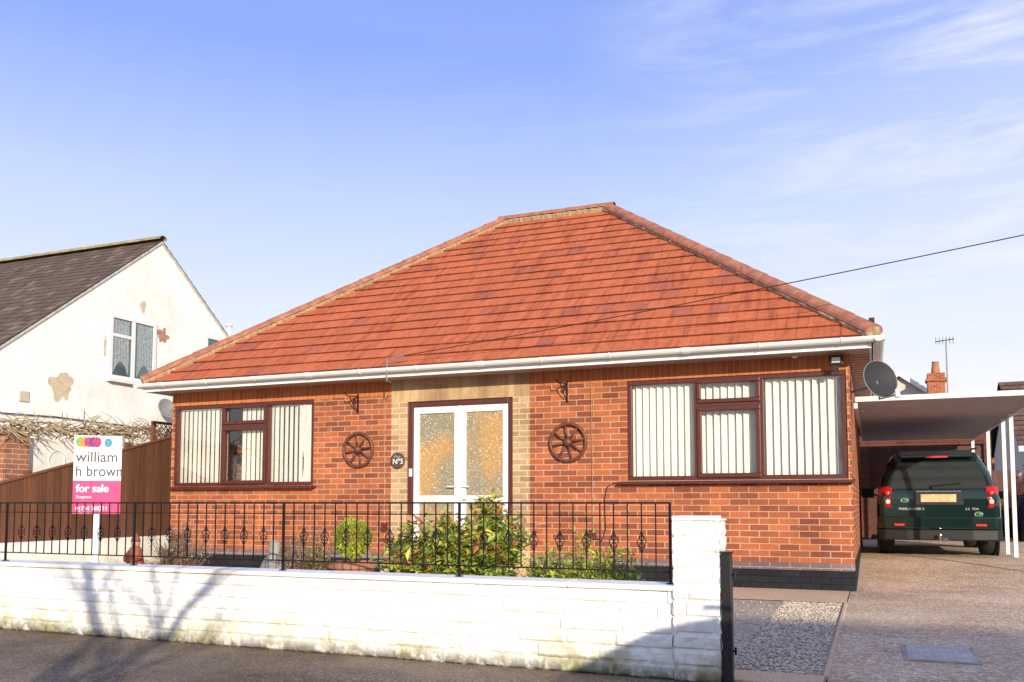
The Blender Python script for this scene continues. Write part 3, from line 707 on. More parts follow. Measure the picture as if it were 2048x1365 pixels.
nw=thing('neighbour_wall',(-11.9,9.5,0),'old brick and white panel garden wall behind the fence','wall')
M_oldb=brickmat('old_brick',(.52,.22,.12),(.38,.14,.09),(.66,.55,.44),axis='x',efflo=.5)
y=6.0;k=0
while y<13:
    if k%2==0:
        m=MB();m.box(-12.02,-11.72,y,y+.42,0,2.0+.035*(y-8));m.build('brick_pier',M_oldb,nw);y+=.42
    else:
        m=MB();m.box(-11.95,-11.82,y,y+1.15,0,1.93+.035*(y-8))
        m.build('white_panel',M_rend,nw)
        m=MB();m.torus(.15,.012,24,6,TM(-11.82,y+.57,1.66)@Matrix.Rotation(PI/2,4,'Y'));m.build('round_moulding',M_rend,nw,smooth=True);y+=1.15
    k+=1
m=MB();random.seed(21)
for i in range(620):
    y=random.uniform(7,13);z=2.0+.04*(y-8)+random.uniform(-.02,.16);p=V((-11.85+random.uniform(-.2,.2),y,z));pts=[p]
    d=V((random.uniform(-.4,.6),random.uniform(-1,1),random.uniform(-.3,.35))).normalized()
    for s in range(4):
        d=(d+V((random.uniform(-.4,.4),random.uniform(-.4,.4),random.uniform(-.45,.25)))).normalized();p=p+d*random.uniform(.05,.13);pts.append(p)
    m.tube(pts,[.011,.010,.008,.006,.003],4)
M_vine=plain('dry_vine',(.56,.43,.26),.9,var=.45,vscale=20)
T(m.build('dry_climber',M_vine),'bare brown climbing plant tangled on top of the neighbour wall','climber')
# neighbour house
NX=-13.0;AY,AZ=13.4,6.17
nh=thing('white_rendered_house',(NX-4,AY,0),'white rendered gabled house with dark tiled roof and flaking patches on the left','house')
fY,bY=8.3,18.5;sl=.78
m=MB();m.prism([(NX,fY,0),(NX,bY,0),(NX,bY,AZ-sl*(bY-AY)),(NX,AY,AZ),(NX,fY,AZ-sl*(AY-fY))],(-9,0,0));nwall=m.build('wall',M_rend,nh)
def dcol(k,i):
    g=random.uniform(.88,1.1);return (.15*g,.105*g,.078*g,1) if random.random()<.85 else (.22*g,.165*g,.11*g,1)
m=MB();ov=.03
def zr(y,o=.04): return AZ+o-sl*abs(y-AY)
tile_face(m,(NX-9,fY-.3,zr(fY-.3)),(NX+ov,fY-.3,zr(fY-.3)),(NX+ov,AY,zr(AY)),(NX-9,AY,zr(AY)),38,.17,.008,dcol,dk=.7)
tile_face(m,(NX+ov,bY+.3,zr(bY+.3)),(NX-9,bY+.3,zr(bY+.3)),(NX-9,AY,zr(AY)),(NX+ov,AY,zr(AY)),38,.17,.008,dcol,dk=.7)
nr=m.build('roof',M_tile,nh)
m=MB();cap_line(m,(NX-9,AY,zr(AY)+.02),(NX+ov,AY,zr(AY)+.02),.10,.45);m.build('ridge_tiles',M_lichen,nr)
m=MB()
for yy in (fY-.3,bY+.3):
    m.prism([(NX+.0,yy,zr(yy,.03)),(NX,AY,zr(AY,.03)),(NX,AY,zr(AY,-.02)),(NX,yy,zr(yy,-.02))],(.026,0,0))
m.build('verge_mortar',M_verge,nr)
def blob(px,py,rw,rh,mat,seed,name='exposed_patch'):
    c=onX(px,py,NX+.004);rnd=random.Random(seed);pts=[];n=34
    for i in range(n):
        a=2*PI*i/n;q=1+.7*noise.noise(V((math.cos(a)*2+seed*3.1,math.sin(a)*2,seed*1.7)))+rnd.uniform(-.07,.07);pts.append((NX+.004,c.y+math.cos(a)*rw*q,c.z+math.sin(a)*rh*q))
    m=MB();m.face(pts);m.build(name,mat,nwall)
blob(125,772,.22,.24,M_patch2,1);blob(325,672,.15,.13,M_patch,2);blob(286,612,.08,.11,M_patch2,5);blob(210,690,.03,.2,M_patch2,6)
def side_window(px0,px1,py0,py1,cross,label):
    a=onX(px0,(py0+py1)/2,NX);b=onX(px1,(py0+py1)/2,NX);pm=(px0+px1)/2;z1=onX(pm,py0,NX).z;z0=onX(pm,py1,NX).z
    y0,y1=a.y,b.y;m=MB();f=.07;X=NX
    for q in ((y0,y1,z0,z0+f),(y0,y1,z1-f,z1),(y0,y0+f,z0+f,z1-f),(y1-f,y1,z0+f,z1-f)): m.box(X-.02,X+.035,*q)
    mid_=(y0+y1)/2
    if cross: m.box(X-.02,X+.03,mid_-.04,mid_+.04,z0+f,z1-f);m.box(X-.02,X+.028,y0+f,mid_-.04,z1-.42,z1-.36)
    w=m.build('window',M_upvc,nh);w['label']=label
    m=MB();m.box(X+.006,X+.009,y0+f,y1-f,z0+f,z1-f);m.build('pane',M_sky_glass,w)
    if cross:
        for (ya,yb) in ((y0+f+.02,mid_-.1),(mid_+.1,y1-f-.02)):
            m=MB();vs=[];n=18
            for i in range(n):
                yy=ya+(yb-ya)*i/(n-1)
                vs+= [(X+.011+.002*math.sin(i*2),yy,z1-f-.02),(X+.011+.002*math.sin(i*2),yy,z0+f+.02+(.25*math.sin(i/(n-1)*PI)))]
            m.add(vs,[(2*i,2*i+2,2*i+3,2*i+1) for i in range(n-1)]);m.build('lace_curtain',M_lace,w)
    m=MB();m.box(X,X+.10,y0-.05,y1+.05,z0-.06,z0);m.build('sill',M_upvc,w)
side_window(217,310,637,764,True,'upper gable window with lace curtains')
side_window(409,440,673,706,False,'small window close to the bungalow roof')
m=MB();c=onX(47,793,NX);m.box(NX,NX+.02,c.y-.09,c.y+.09,c.z-.09,c.z+.09)
for i in range(5): m.box(NX+.02,NX+.026,c.y-.08,c.y+.08,c.z-.075+i*.035,c.z-.06+i*.035)
m.build('air_vent',M_cream,nh)
p=onY(458,672,16.0);m=MB();m.tube([(p.x,16,p.z-1.5),(p.x,16,p.z+.12)],.055,12);m.tube([(p.x,16,p.z+.12),(p.x,16,p.z+.22)],.045,12);m.lathe([(.08,p.z+.22),(.08,p.z+.26),(0,p.z+.30)],12,TM(p.x,16,0));m.build('flue_pipe',M_upvc,nh,smooth=False)
m=MB();pts=[onX(px,py,NX+.03) for px,py in ((0,826),(40,829),(110,834),(170,842),(240,850),(300,860))];m.tube(pts,.010,5);T(m.build('wall_cable',M_wire),'dark cable sagging along the white gable wall','cable')
p=onX(331,818,-12.9);t=thing('small_satellite_dish',p,'small grey satellite dish on the neighbouring white gable','satellite dish')
Q2=V((.9,-.15,.25)).normalized().to_track_quat('Z','Y').to_matrix().to_4x4()
m=MB();m.lathe([(.20*i/6,.05*(i/6)**2) for i in range(7)]+[(.20*i/6,.05*(i/6)**2-.006) for i in range(6,-1,-1)],24,Q2);m.build('dish',M_dishl,t,local=True,smooth=True)
m=MB();m.tube([(0,0,0),(-.05,.05,-.1),(-.1,.08,-.1)],.012,6);m.tube([Q2@V((0,0,0)),Q2@V((0,-.15,.05)),Q2@V((0,-.06,.22))],.008,6);m.build('bracket',M_steel,t,local=True)

# ------------------------------------------------------------------ garden plants
def leaf(mb,p,d,up,s,w=.45):
    d=d.normalized();sd=d.cross(up)
    if sd.length<1e-4: sd=V((1,0,0))
    sd.normalize();n=sd.cross(d)
    a=p;b=p+d*s*.5+sd*s*w*.5+n*s*.06;c=p+d*s-n*s*.1;e=p+d*s*.5-sd*s*w*.5+n*s*.06
    mb.face([a,b,c,e])
def shrub(name,base,rx,ry,h,nl,ls,cols,label,cat,stems=14,low=.15,tips=None,seed=1,group=None,spread=1.0):
    rnd=random.Random(seed);t=thing(name,base,label,cat,group)
    ms=MB();ml=MB()
    for i in range(stems):
        a=rnd.uniform(0,2*PI);r=rnd.uniform(.1,1);hh=h*rnd.uniform(.66,1.06)*(1-.30*r*r);tip=V((rx*r*math.cos(a),ry*r*math.sin(a),hh))
        ctrl=V((tip.x*.5,tip.y*.5,hh*.5));pts=[]
        for s in range(7):
            q=s/6;pts.append(V((0,0,0)).lerp(ctrl,q).lerp(ctrl.lerp(tip,q),q))
        ms.tube(pts,[.009*(1-.7*s/6) for s in range(7)],5)
        for k in range(nl//stems):
            q=low+(1-low)*rnd.random()**.6;b=V((0,0,0)).lerp(ctrl,q).lerp(ctrl.lerp(tip,q),q)+V((rnd.gauss(0,.05),rnd.gauss(0,.05),rnd.gauss(0,.035)))*(rx/.5+.2)*spread
            d=V((rnd.uniform(-1,1),rnd.uniform(-1,1),rnd.uniform(-.45,.8)))
            c=rnd.choice(cols if not(tips and q>.88 and rnd.random()<.35) else tips);g=rnd.uniform(.6,1.3);ml.cc=(c[0]*g,c[1]*g,c[2]*g,1)
            if b.z>0: leaf(ml,b,d,V((rnd.uniform(-.6,.6),rnd.uniform(-.6,.6),1)),ls*rnd.uniform(.6,1.25))
    ms.build('stems',M_wood,t,local=True);ml.build('foliage',M_leaf,t,local=True)
    return t
G1=[(.25,.38,.06),(.17,.28,.05),(.39,.47,.07)];G2=[(.52,.59,.08),(.40,.49,.08),(.62,.64,.12)];RD=[(.52,.20,.09),(.58,.30,.11)]
def gpos(px,Y,z=0): q=onY(px,1100,Y);return V((q.x,Y,z))
shrub('flowering_shrub',gpos(872,6.1),.42,.34,.99,2700,.088,G1+G2,'leafy green shrub with red tips in front of the left door','shrub',24,tips=RD,seed=3,spread=1.1)
shrub('flowering_shrub',gpos(972,6.4),.38,.35,1.02,2700,.088,G1+G2,'leafy green shrub with red tips in front of the right door edge','shrub',24,tips=RD,seed=4,spread=1.1)
shrub('low_shrub',gpos(795,5.9),.20,.2,.72,800,.070,G1+G2,'low leafy green plant at the left foot of the tall shrubs','plant',14,tips=RD,seed=14,spread=1.2)
shrub('low_shrub',gpos(1100,5.8),.22,.2,.70,1300,.050,G2,'small bright green plant just right of the leafy shrubs','plant',18,seed=5,spread=1.2)
shrub('low_shrub',gpos(1160,5.9),.17,.2,.80,1200,.050,G2,'upright bright green plant in the middle of the low plants','plant',18,seed=6,spread=1.2)
shrub('low_shrub',gpos(1222,6.0),.24,.2,.72,1500,.050,G1+G2,'rounded green plant nearest the white pillar','plant',18,seed=7,spread=1.2)
HB=[(.56,.43,.30),(.45,.34,.19),(.60,.38,.33),(.34,.32,.15)]
shrub('heather',gpos(358,7.2),.36,.3,.84,2200,.030,HB,'dry brownish heather under the left window','plant',54,seed=8)
shrub('heather',gpos(625,6.8),.28,.25,.78,2000,.030,HB+G1,'dry brownish heather left of the potted ball shrub','plant',50,seed=9)
shrub('heather',gpos(585,6.4),.15,.2,.72,1000,.030,HB,'small wispy heather clump beside the stone ornament','plant',34,seed=10)
pp=gpos(705,6.9);t=thing('potted_shrub',pp,'clipped round yellow green shrub in a terracotta pot','potted plant')
m=MB();m.lathe([(.13,0),(.17,.22),(.20,.42),(.225,.42),(.23,.47),(.20,.47),(.19,.43),(0,.43)],24);m.build('pot',M_terra,t,local=True)
m=MB();m.tube([(0,0,.4),(.01,0,.62)],.02,8);m.build('stem',M_wood,t,local=True)
m=MB();rnd=random.Random(5)
for i in range(2800):
    d=V((rnd.gauss(0,1),rnd.gauss(0,1),rnd.gauss(0,1))).normalized();r_=.155*(1+.25*noise.noise(d*2.5))*rnd.uniform(.72,1.08);g=rnd.uniform(.6,1.3);c=rnd.choice(G2);m.cc=(c[0]*g,c[1]*g,c[2]*g*.8,1)
    leaf(m,V((0,0,.68))+V((d.x*r_*1.0,d.y*r_*1.0,d.z*r_*.95)),d+V((rnd.gauss(0,.5),rnd.gauss(0,.5),rnd.gauss(0,.5))),V((0,0,1)),.036)
m.build('foliage',M_leaf,t,local=True)
pp=gpos(271,6.8);t=thing('garden_ornament',pp,'small reddish figure ornament standing at the left of the garden','ornament')
m=MB();m.lathe([(.12,0),(.12,.30),(.10,.33),(0,.33)],16);m.build('pedestal',M_stonegrey,t,local=True)
m=MB();m.lathe([(.075,.33),(.085,.40),(.07,.50),(.05,.56),(0,.58)],14);m.tube([(.06,0,.52),(.10,-.03,.45),(.05,-.08,.43)],[.025,.022,.018],7);m.tube([(-.06,0,.52),(-.10,-.03,.45),(-.05,-.08,.43)],[.025,.022,.018],7);m.build('body',M_gnomer,t,local=True,smooth=True)
m=MB();m.lathe([(0,.55),(.038,.57),(.045,.60),(.035,.635),(0,.65)],14);m.build('head',M_gnomes,t,local=True,smooth=True)
m=MB();m.lathe([(.048,.615),(.04,.65),(.02,.68),(0,.70)],14);m.build('hat',M_gnomer,t,local=True,smooth=True)
pp=gpos(549,6.5);t=thing('stone_ornament',pp,'pale stone statue ornament among the heather','ornament')
m=MB();m.lathe([(.13,0),(.13,.25),(.11,.27),(0,.27)],4);m.build('base',M_stonegrey,t,local=True,bevel=.01)
m=MB();m.lathe([(.09,.27),(.10,.34),(.075,.44),(.085,.50),(.05,.55),(.055,.60),(.045,.65),(0,.68)],14);m.tube([(.07,0,.5),(.10,-.04,.42),(.04,-.09,.40)],[.03,.025,.02],8);m.tube([(-.07,0,.5),(-.10,-.04,.42),(-.04,-.09,.40)],[.03,.025,.02],8);m.build('figure',M_stonegrey,t,local=True,smooth=True)

# ------------------------------------------------------------------ carport & garage
CX0,CX1,CY0,CY1,CZ=XR+.02,2.06,13.0,21.6,2.42
cp=thing('carport',((CX0+CX1)/2,(CY0+CY1)/2,.16),'white framed carport with ribbed sheet roof beside the bungalow','carport')
m=MB();m.box(CX0,CX1,CY0+.03,CY1,CZ+.010,CZ+.014);sh=m.build('roof_sheet',M_corr,cp)
m=MB();y=CY0+.12
while y<CY1:
    m.prism([(CX0,y,CZ+.009),(CX0,y+.02,CZ-.025),(CX0,y+.06,CZ-.025),(CX0,y+.08,CZ+.009)],(CX1-CX0,0,0));y+=.26
m.build('sheet_ribs',M_rib,sh)
m=MB();m.box(CX0,CX1+.05,CY0-.01,CY0+.03,CZ-.035,CZ+.035);m.box(CX1,CX1+.045,CY0+.03,CY1,CZ-.05,CZ+.03);m.build('edge_trim',M_upvc,cp,bevel=.005)
for y in (CY0+.15,15.7,16.6,18.7,21.4):
    m=MB();m.box(CX1-.060,CX1-.0,y-.03,y+.03,gz(y),CZ-.03);m.build('carport_post',M_white,cp,bevel=.004)
m=MB();m.box(XR+.002,XR+.05,CY0+.03,YB,CZ-.12,CZ-.035);m.build('wall_plate',M_upvc,cp)
GY=22.0
ga=thing('garage',(1.2,GY,.16),'brick garage with brown door behind the carport','garage')
M_dkbrick=brickmat('dark_brown_brick',(.22,.07,.045),(.14,.045,.035),(.20,.12,.09))  # the garage's own dark brown brick
m=MB();wallgrid(m,-1.2,2.45,.1,2.75,GY,GY+.2,[(-.05,2.3,.1,2.3)]);m.box(-1.2,-1,GY+.2,GY+5,.1,2.75);m.box(2.25,2.45,GY+.2,GY+5,.1,2.75);m.box(-1.2,2.45,GY+5,GY+5.2,.1,2.75);m.build('wall',M_dkbrick,ga)
m=MB()
for i in range(29): m.box(-.05,2.3,GY+.08-.012*(i%2),GY+.12,.16+i*.074,.16+(i+1)*.074)
m.build('garage_door',M_garage,ga)
m=MB();m.box(-1.3,2.5,GY-.1,GY+5.3,2.75,2.83);m.build('roof',M_brown2,ga)
# ------------------------------------------------------------------ car
def make_car(loc,label,group=None,paint=M_paint):
    t=thing('parked_car',loc,label,'car',group)
    K=.955
    S_=[(0.0,.40,1.0,1.62,.85,.86,.58),(0.05,.34,1.02,1.69,.92,.91,.63),(.22,.30,1.03,1.745,.955,.94,.67),(1.2,.28,1.02,1.77,.96,.945,.69),(2.2,.28,1.0,1.755,.96,.945,.68),(2.7,.28,.99,1.68,.96,.94,.64),(3.35,.28,.98,1.10,.96,.93,.72),(3.9,.28,.95,1.02,.955,.90,.70),(4.32,.33,.84,.90,.90,.82,.6),(4.46,.42,.70,.76,.78,.70,.5)]
    def ysh(z): return .26*max(0,z-1.0)/.65
    secs=[]
    for k,(y,zb,zm,zt,wl_,wb_,wt_) in enumerate(S_):
        half=[(0,zb),(wl_*.8,zb),(wl_*.97,zb+.07),(wl_,zb+.22),(wl_,(zb+zm)/2+.12),(wb_+.005,zm-.06),(wb_-.02,zm),(wb_*.5+wt_*.5+.02,(zm+zt)/2),(wt_+.03,zt-.10),(wt_-.04,zt-.025),(wt_*.65,zt),(0,zt+.012)]
        full=half+[(-a,b) for a,b in half[-2:0:-1]]
        secs.append([V((a,y+(ysh(b) if k<3 else 0),b*K)) for a,b in full])
    n=len(secs[0]);m=MB();vs=[p for s in secs for p in s];fs=[]
    for i in range(len(secs)-1):
        for k in range(n): fs.append((i*n+k,i*n+(k+1)%n,(i+1)*n+(k+1)%n,(i+1)*n+k))
    for base in (0,(len(secs)-1)*n):
        for k in range(0,11):
            a=base+k;b=base+k+1;c=base+(n-k-1)%n;d=base+(n-k)%n
            ff=[]
            for q in (a,b,c,d):
                if q not in ff: ff.append(q)
            if len(ff)>2: fs.append(tuple(ff))
    m.add(vs,fs);body=m.build('body',paint,t,local=True,smooth=True)
    md=body.modifiers.new('es','EDGE_SPLIT');md.split_angle=math.radians(38)
    def rp(x,z,o=.012): return V((x,ysh(z)-o,z*K))
    m=MB();m.face([rp(-.75,1.11),rp(.75,1.11),rp(.71,1.3),rp(.59,1.56),rp(-.59,1.56),rp(-.71,1.3)]);w=m.build('rear_window',M_cglass,t,local=True)
    m=MB();m.tube([rp(-.1,1.16,.03),rp(.35,1.20,.03)],.008,6);m.tube([rp(-.1,1.16,.02),rp(-.1,1.12,.03)],.02,8);m.build('wiper',M_black,w,local=True)
    m=MB();m.prism([(-.57,.14,1.62*K),(-.57,.12,1.67*K),(-.57,.50,1.77*K),(-.57,.5,1.69*K)],(1.14,0,0));m.build('spoiler',paint,t,local=True,bevel=.02)
    m=MB();m.box(-.17,.17,.112,.135,1.625*K,1.655*K);m.build('high_brake_light',M_redbright,t,local=True,bevel=.004)
    for s in (-1,1):
        m=MB();prof=[(.72,-.022),(.82,-.018),(.885,.03),(.92,.12),(.935,.28)]
        zs=(.80,.84,1.10,1.15)
        vv=[]
        for z in zs:
            e=.016 if z in (.80,1.15) else 0
            for (x,y) in prof: vv.append((s*(x-e+(.03 if z<.9 and x<.75 else 0)),y+e+ysh(z),z*K))
        q=len(prof);m.add(vv,[(j*q+i,j*q+i+1,(j+1)*q+i+1,(j+1)*q+i) for j in range(3) for i in range(q-1)]);
        lp=m.build('tail_lamp',M_red,t,local=True,smooth=True)
        for z in (.90,1.04):
            m=MB();m.lathe([(0,.008),(.034,.006),(.040,0)],18,TM(s*.79,-.03+ysh(z),z*K)@RX);m.build('round_lens',M_clear if z<1 else M_redbright,lp,local=True,smooth=True)
        m=MB();m.box(s*.62-.08,s*.62+.08,-.118,-.10,.505*K,.54*K);m.build('reflector',M_redbright,t,local=True,bevel=.004)
        m=MB();m.box(s*1.10-.13,s*1.10+.10,2.70,2.82,.98*K,1.17*K);m.tube([(s*.93,2.76,1.02*K),(s*1.0,2.76,1.05*K)],.02,6);m.build('wing_mirror',M_black,t,local=True,bevel=.04)
        for (ya,yb) in ((.35,1.15),(1.22,2.1),(2.16,2.68)):
            m=MB();zt=1.60 if yb<2.5 else 1.52
            def sx(z): return .935+(.725-.935)*(z-1.06)/(1.60-1.06)
            m.face([(s*(sx(1.06)+.012),ya,1.06*K),(s*(sx(1.06)+.012),yb,1.06*K),(s*(sx(zt)+.02),yb-(.28 if yb>2.5 else 0),zt*K),(s*(sx(zt)+.02),ya+(.1 if ya<.5 else 0),zt*K)]);m.build('side_window',M_cglass,t,local=True)
        for y in (.86,3.52):
            Mw=TM(s*.81,y,.36)@Matrix.Rotation(PI/2,4,'Y')
            m=MB();m.lathe([(.24,-.12),(.33,-.125),(.358,-.10),(.362,0),(.358,.10),(.33,.125),(.24,.12)],32,Mw);wh=m.build('wheel',M_rub,t,local=True,smooth=True)
            m=MB();m.lathe([(0,s*.10),(.06,s*.11),(.20,s*.07),(.245,s*.115),(.245,-s*.1)],24,Mw);m.build('rim',M_alloy,wh,local=True)
            m=MB();m.torus(.385,.022,28,6,TM(s*.940,y,.37)@Matrix.Rotation(PI/2,4,'Y'));m.build('wheel_arch',M_black,t,local=True,smooth=True)
        m=MB();m.tube([(s*.64,.35,1.77*K+.01),(s*.64,1.0,1.80*K+.01),(s*.63,2.3,1.785*K)],.016,6);m.build('roof_rail',M_black,t,local=True)
        m=MB();m.lathe([(0,.0),(.11,.0),(.13,-.04)],16,TM(s*.66,4.42,.80)@Matrix.Rotation(-PI/2,4,'X'));m.build('headlight',M_clear,t,local=True)
        m=MB();m.tube([(s*.45,-.07,.30*K),(s*.45,.15,.30*K)],.03,12);m.build('exhaust',M_chrome,t,local=True)
    m=MB();m.face([(-.78,3.36,1.12*K),(.78,3.36,1.12*K),(.62,2.74,1.64*K),(-.62,2.74,1.64*K)]);m.build('windscreen',M_cglass,t,local=True)
    def bump_prof(m,z0,z1,o):
        pts=[(-.955,.30,z0),(-.95,.05,z0),(-.86,-.06-o,z0),(-.5,-.10-o,z0),(.5,-.10-o,z0),(.86,-.06-o,z0),(.95,.05,z0),(.955,.30,z0)]
        m.prism(pts,(0,0,z1-z0))
    m=MB();bump_prof(m,.45*K,.66*K,0);m.build('rear_bumper',paint,t,local=True,bevel=.03)
    m=MB();bump_prof(m,.27*K,.45*K-.003,-.02);m.build('lower_bumper',M_black,t,local=True,bevel=.02)
    m=MB();m.tube([(0,.05,.27),(0,-.16,.27),(0,-.17,.32)],.018,8);m.lathe([(0,-.03),(.026,-.015),(.03,0),(.026,.018),(0,.03)],12,TM(0,-.17,.34));m.box(.04,.12,-.14,-.10,.24,.30);m.build('tow_bar',M_chrome,t,local=True,smooth=False)
    m=MB();m.box(-.38,.38,-.012,-.004,.85*K,1.05*K);m.build('plate_recess',M_black,t,local=True)
    m=MB();
    rnd=random.Random(2)
    for i in range(10):
        for j in range(4):
            g=rnd.uniform(.85,1.12);m.cc=(.72*g,.50*g,.27*g,1);m.box(-.27+i*.054,-.27+(i+1)*.054,-.018,-.013,.895*K+j*.030,.895*K+(j+1)*.030)
    m.build('number_plate',M_plate,t,local=True)
    m=MB();m.box(-.34,.34,-.03,-.0,1.055*K,1.08*K);m.build('tailgate_trim',M_chrome,t,local=True,bevel=.006)
    def ct(s,size,x,z,sx=1.2): text(s,size,TM(x,-.010,z*K)@RX,'lettering',M_silver,t,sx=sx)
    ct('FREELANDER 2',.050,-.62,.765);ct('2.2  TD4',.046,.40,.765)
    for x,z in ((-.52,.925),(.60,.70)):
        m=MB();m.lathe([(0,.012),(.045,.010),(.052,0)],20,TM(x,-.004,z*K)@RX@Matrix.Diagonal((1.15,.62,1,1)));bg=m.build('badge',M_badge,t,local=True,smooth=True)
        m=MB();m.torus(.052,.004,24,5,TM(x,-.006,z*K)@RX@Matrix.Diagonal((1.15,.62,1,1)));m.build('badge_ring',M_silver,bg,local=True)
    return t
cy=15.35
car=make_car((.95,cy,gz(cy)),'dark green four by four car parked under the white carport')
c2=copy_tree(car);c2.location=(3.85,21.3,.16);T(c2,'dark blue car glimpsed behind the carport posts at the right edge','car')
for ch in c2.children:
    if ch.data and ch.data.materials and ch.data.materials[0]==M_paint:
        ch.data=ch.data.copy();ch.data.materials[0]=M_blue_car
shade_car=copy_tree(car);shade_car.location=(1.00,1.0,-.12);shade_car.rotation_euler=(0,0,-PI/2);T(shade_car,'unseen dark car added at the kerb to cast shade on the garden wall','car')  # car copy added out of view as a shadow caster for wall and drive
car.scale=(.925,1,1);c2.scale=(.925,1,1)

# ------------------------------------------------------------------ other houses
def far_house(cx,cy_,wx,dy,eave,ridge,axis,wallm,colr,label,chim=None,name='distant_house'):
    t=thing(name,(cx,cy_,.16),label,'house');m=MB();x0,x1,y0,y1=cx-wx/2,cx+wx/2,cy_-dy/2,cy_+dy/2
    r=MB()
    def cf(k,i):
        g=random.uniform(.8,1.15);return (colr[0]*g,colr[1]*g,colr[2]*g,1)
    if axis=='x':
        m.prism([(x0,y0,.1),(x0,y1,.1),(x0,y1,eave),(x0,cy_,ridge),(x0,y0,eave)],(wx,0,0))
        s=(ridge-eave)/(dy/2);e=.3
        tile_face(r,(x0-.2,y0-e,eave-s*e+.08),(x1+.2,y0-e,eave-s*e+.08),(x1+.2,cy_,ridge+.08),(x0-.2,cy_,ridge+.08),14,.3,.03,cf)
        tile_face(r,(x1+.2,y1+e,eave-s*e+.08),(x0-.2,y1+e,eave-s*e+.08),(x0-.2,cy_,ridge+.08),(x1+.2,cy_,ridge+.08),14,.3,.03,cf)
    else:
        m.prism([(x0,y0,.1),(x0,y0,eave),(cx,y0,ridge),(x1,y0,eave),(x1,y0,.1)],(0,dy,0))
        s=(ridge-eave)/(wx/2);e=.3
        tile_face(r,(x0-e,y1+.2,eave-s*e+.08),(x0-e,y0-.2,eave-s*e+.08),(cx,y0-.2,ridge+.08),(cx,y1+.2,ridge+.08),14,.3,.03,cf)
        tile_face(r,(x1+e,y0-.2,eave-s*e+.08),(x1+e,y1+.2,eave-s*e+.08),(cx,y1+.2,ridge+.08),(cx,y0-.2,ridge+.08),14,.3,.03,cf)
    m.build('wall',wallm,t);ro=r.build('roof',M_tile,t)
    m=MB()
    if axis=='y':
        for sg_ in (-1,1):
            m.prism([(cx,y0-.24,ridge+.10),(cx,y0-.24,ridge-.12),(cx+sg_*(wx/2+e),y0-.24,eave-s*e-.12),(cx+sg_*(wx/2+e),y0-.24,eave-s*e+.10)],(0,.04,0))
    else: m.box(x0-.2,x1+.2,y0-e-.03,y0-e,eave-s*e-.08,eave-s*e+.08)
    m.build('fascia',M_upvc,t)
    for wx_ in (-.25,.25):
        wxx=cx+wx_*wx;w=MB();w.box(wxx-.6,wxx+.6,y0-.04,y0,1.1,2.2);ww=w.build('window',M_upvc,t)
        w=MB();w.box(wxx-.52,wxx-.03,y0-.045,y0-.04,1.18,2.12);w.box(wxx+.03,wxx+.52,y0-.045,y0-.04,1.18,2.12);w.build('pane',M_cglass,ww)
    if chim:
        a,b,zt,w2=chim;c=MB();c.box(a-w2,a+w2,b-w2,b+w2,eave,zt);c.box(a-w2-.06,a+w2+.06,b-w2-.06,b+w2+.06,zt-.35,zt-.22);ch=c.build('chimney',M_brick,ro)
        c=MB();c.lathe([(.15,zt),(.17,zt+.1),(.13,zt+.45),(.15,zt+.5)],14,TM(a,b,0));c.build('chimney_pot',M_terra,ch)
        c=MB();c.tube([(a+w2+.1,b,zt-.9),(a+w2+.1,b,zt+1.4)],.03,5);c.tube([(a+w2-.3,b,zt+1.35),(a+w2+.4,b,zt+1.42)],.022,4)
        for i in range(6): c.tube([(a+w2-.28+i*.13,b-.2,zt+1.36+i*.013),(a+w2-.28+i*.13,b+.2,zt+1.36+i*.013)],.014,4);c.tube([(a+w2-.28+i*.13,b,zt+1.22),(a+w2-.28+i*.13,b,zt+1.53)],.012,4)
        c.build('aerial',M_steel,ch)
    return t
q=onY(1797,748,42)
far_house(q.x,46,6.4,8,q.z-2.4,q.z,'y',M_cream,(.42,.19,.12),'distant cream gabled house showing above the left end of the carport')
q=onY(1873,740,40)
far_house(q.x+1.2,43,6,6,3.6,5.2,'x',M_brick,(.30,.16,.11),'distant brick house with tall chimney and aerial above the carport',(q.x,40.6,onY(1873,748,40.6).z,.33))
far_house(9.85,33,11.4,7,2.75,4.9,'x',M_cream,(.20,.12,.085),'cream bungalow with brown tiled roof seen beyond the carport posts')
far_house(19.2,-15.5,11.4,7,5.2,8.0,'x',M_brick,(.22,.12,.08),'unseen two storey brick house added behind the viewer to shade the driveway',name='added_shade_house')  # house added out of view so its roofline shades the driveway
m=MB()
for i in range(56):
    g=random.uniform(.8,1.15);m.cc=(.16*g,.075*g,.06*g,1);m.box(2.5+i*.15,2.64+i*.15,26.5,26.52,.16,1.85)
f2=m.build('panel_fence',M_fence);T(f2,'dark brown panel fence behind the garage at the right','fence')

# ------------------------------------------------------------------ bare street tree behind the viewer
tr=thing('bare_street_tree',(-.05,-2.3,-.12),'leafless street tree on the near side of the road','tree')
mt=MB();mc=MB();rnd=random.Random(12)
def branch(p,d,r,L,lv):
    pts=[p];rs=[r];n=5
    for i in range(n):
        d=(d+V((rnd.gauss(0,.10),rnd.gauss(0,.10),rnd.gauss(0,.05)))).normalized();p=p+d*L/n;pts.append(p);rs.append(r*(1-.45*(i+1)/n))
    (mt if lv==0 else mc).tube(pts,rs,7 if lv<2 else 4,caps=False)
    if lv<4:
        for k in range((5,3,3,3)[lv]):
            a=rnd.uniform(0,2*PI);s=rnd.uniform(.35,.8);ax=V((math.cos(a),math.sin(a),0));nd=(d+ax*s+V((0,0,.15))).normalized()
            j=n if k<2 else rnd.randint(2,n);branch(pts[j],nd,rs[j]*.68,L*rnd.uniform(.6,.85),lv+1)
branch(V((0,0,0)),V((0.02,0,1)),.12,2.1,0)
mt.build('trunk',M_bark,tr,local=True,smooth=True);mc.build('crown',M_bark,tr,local=True)

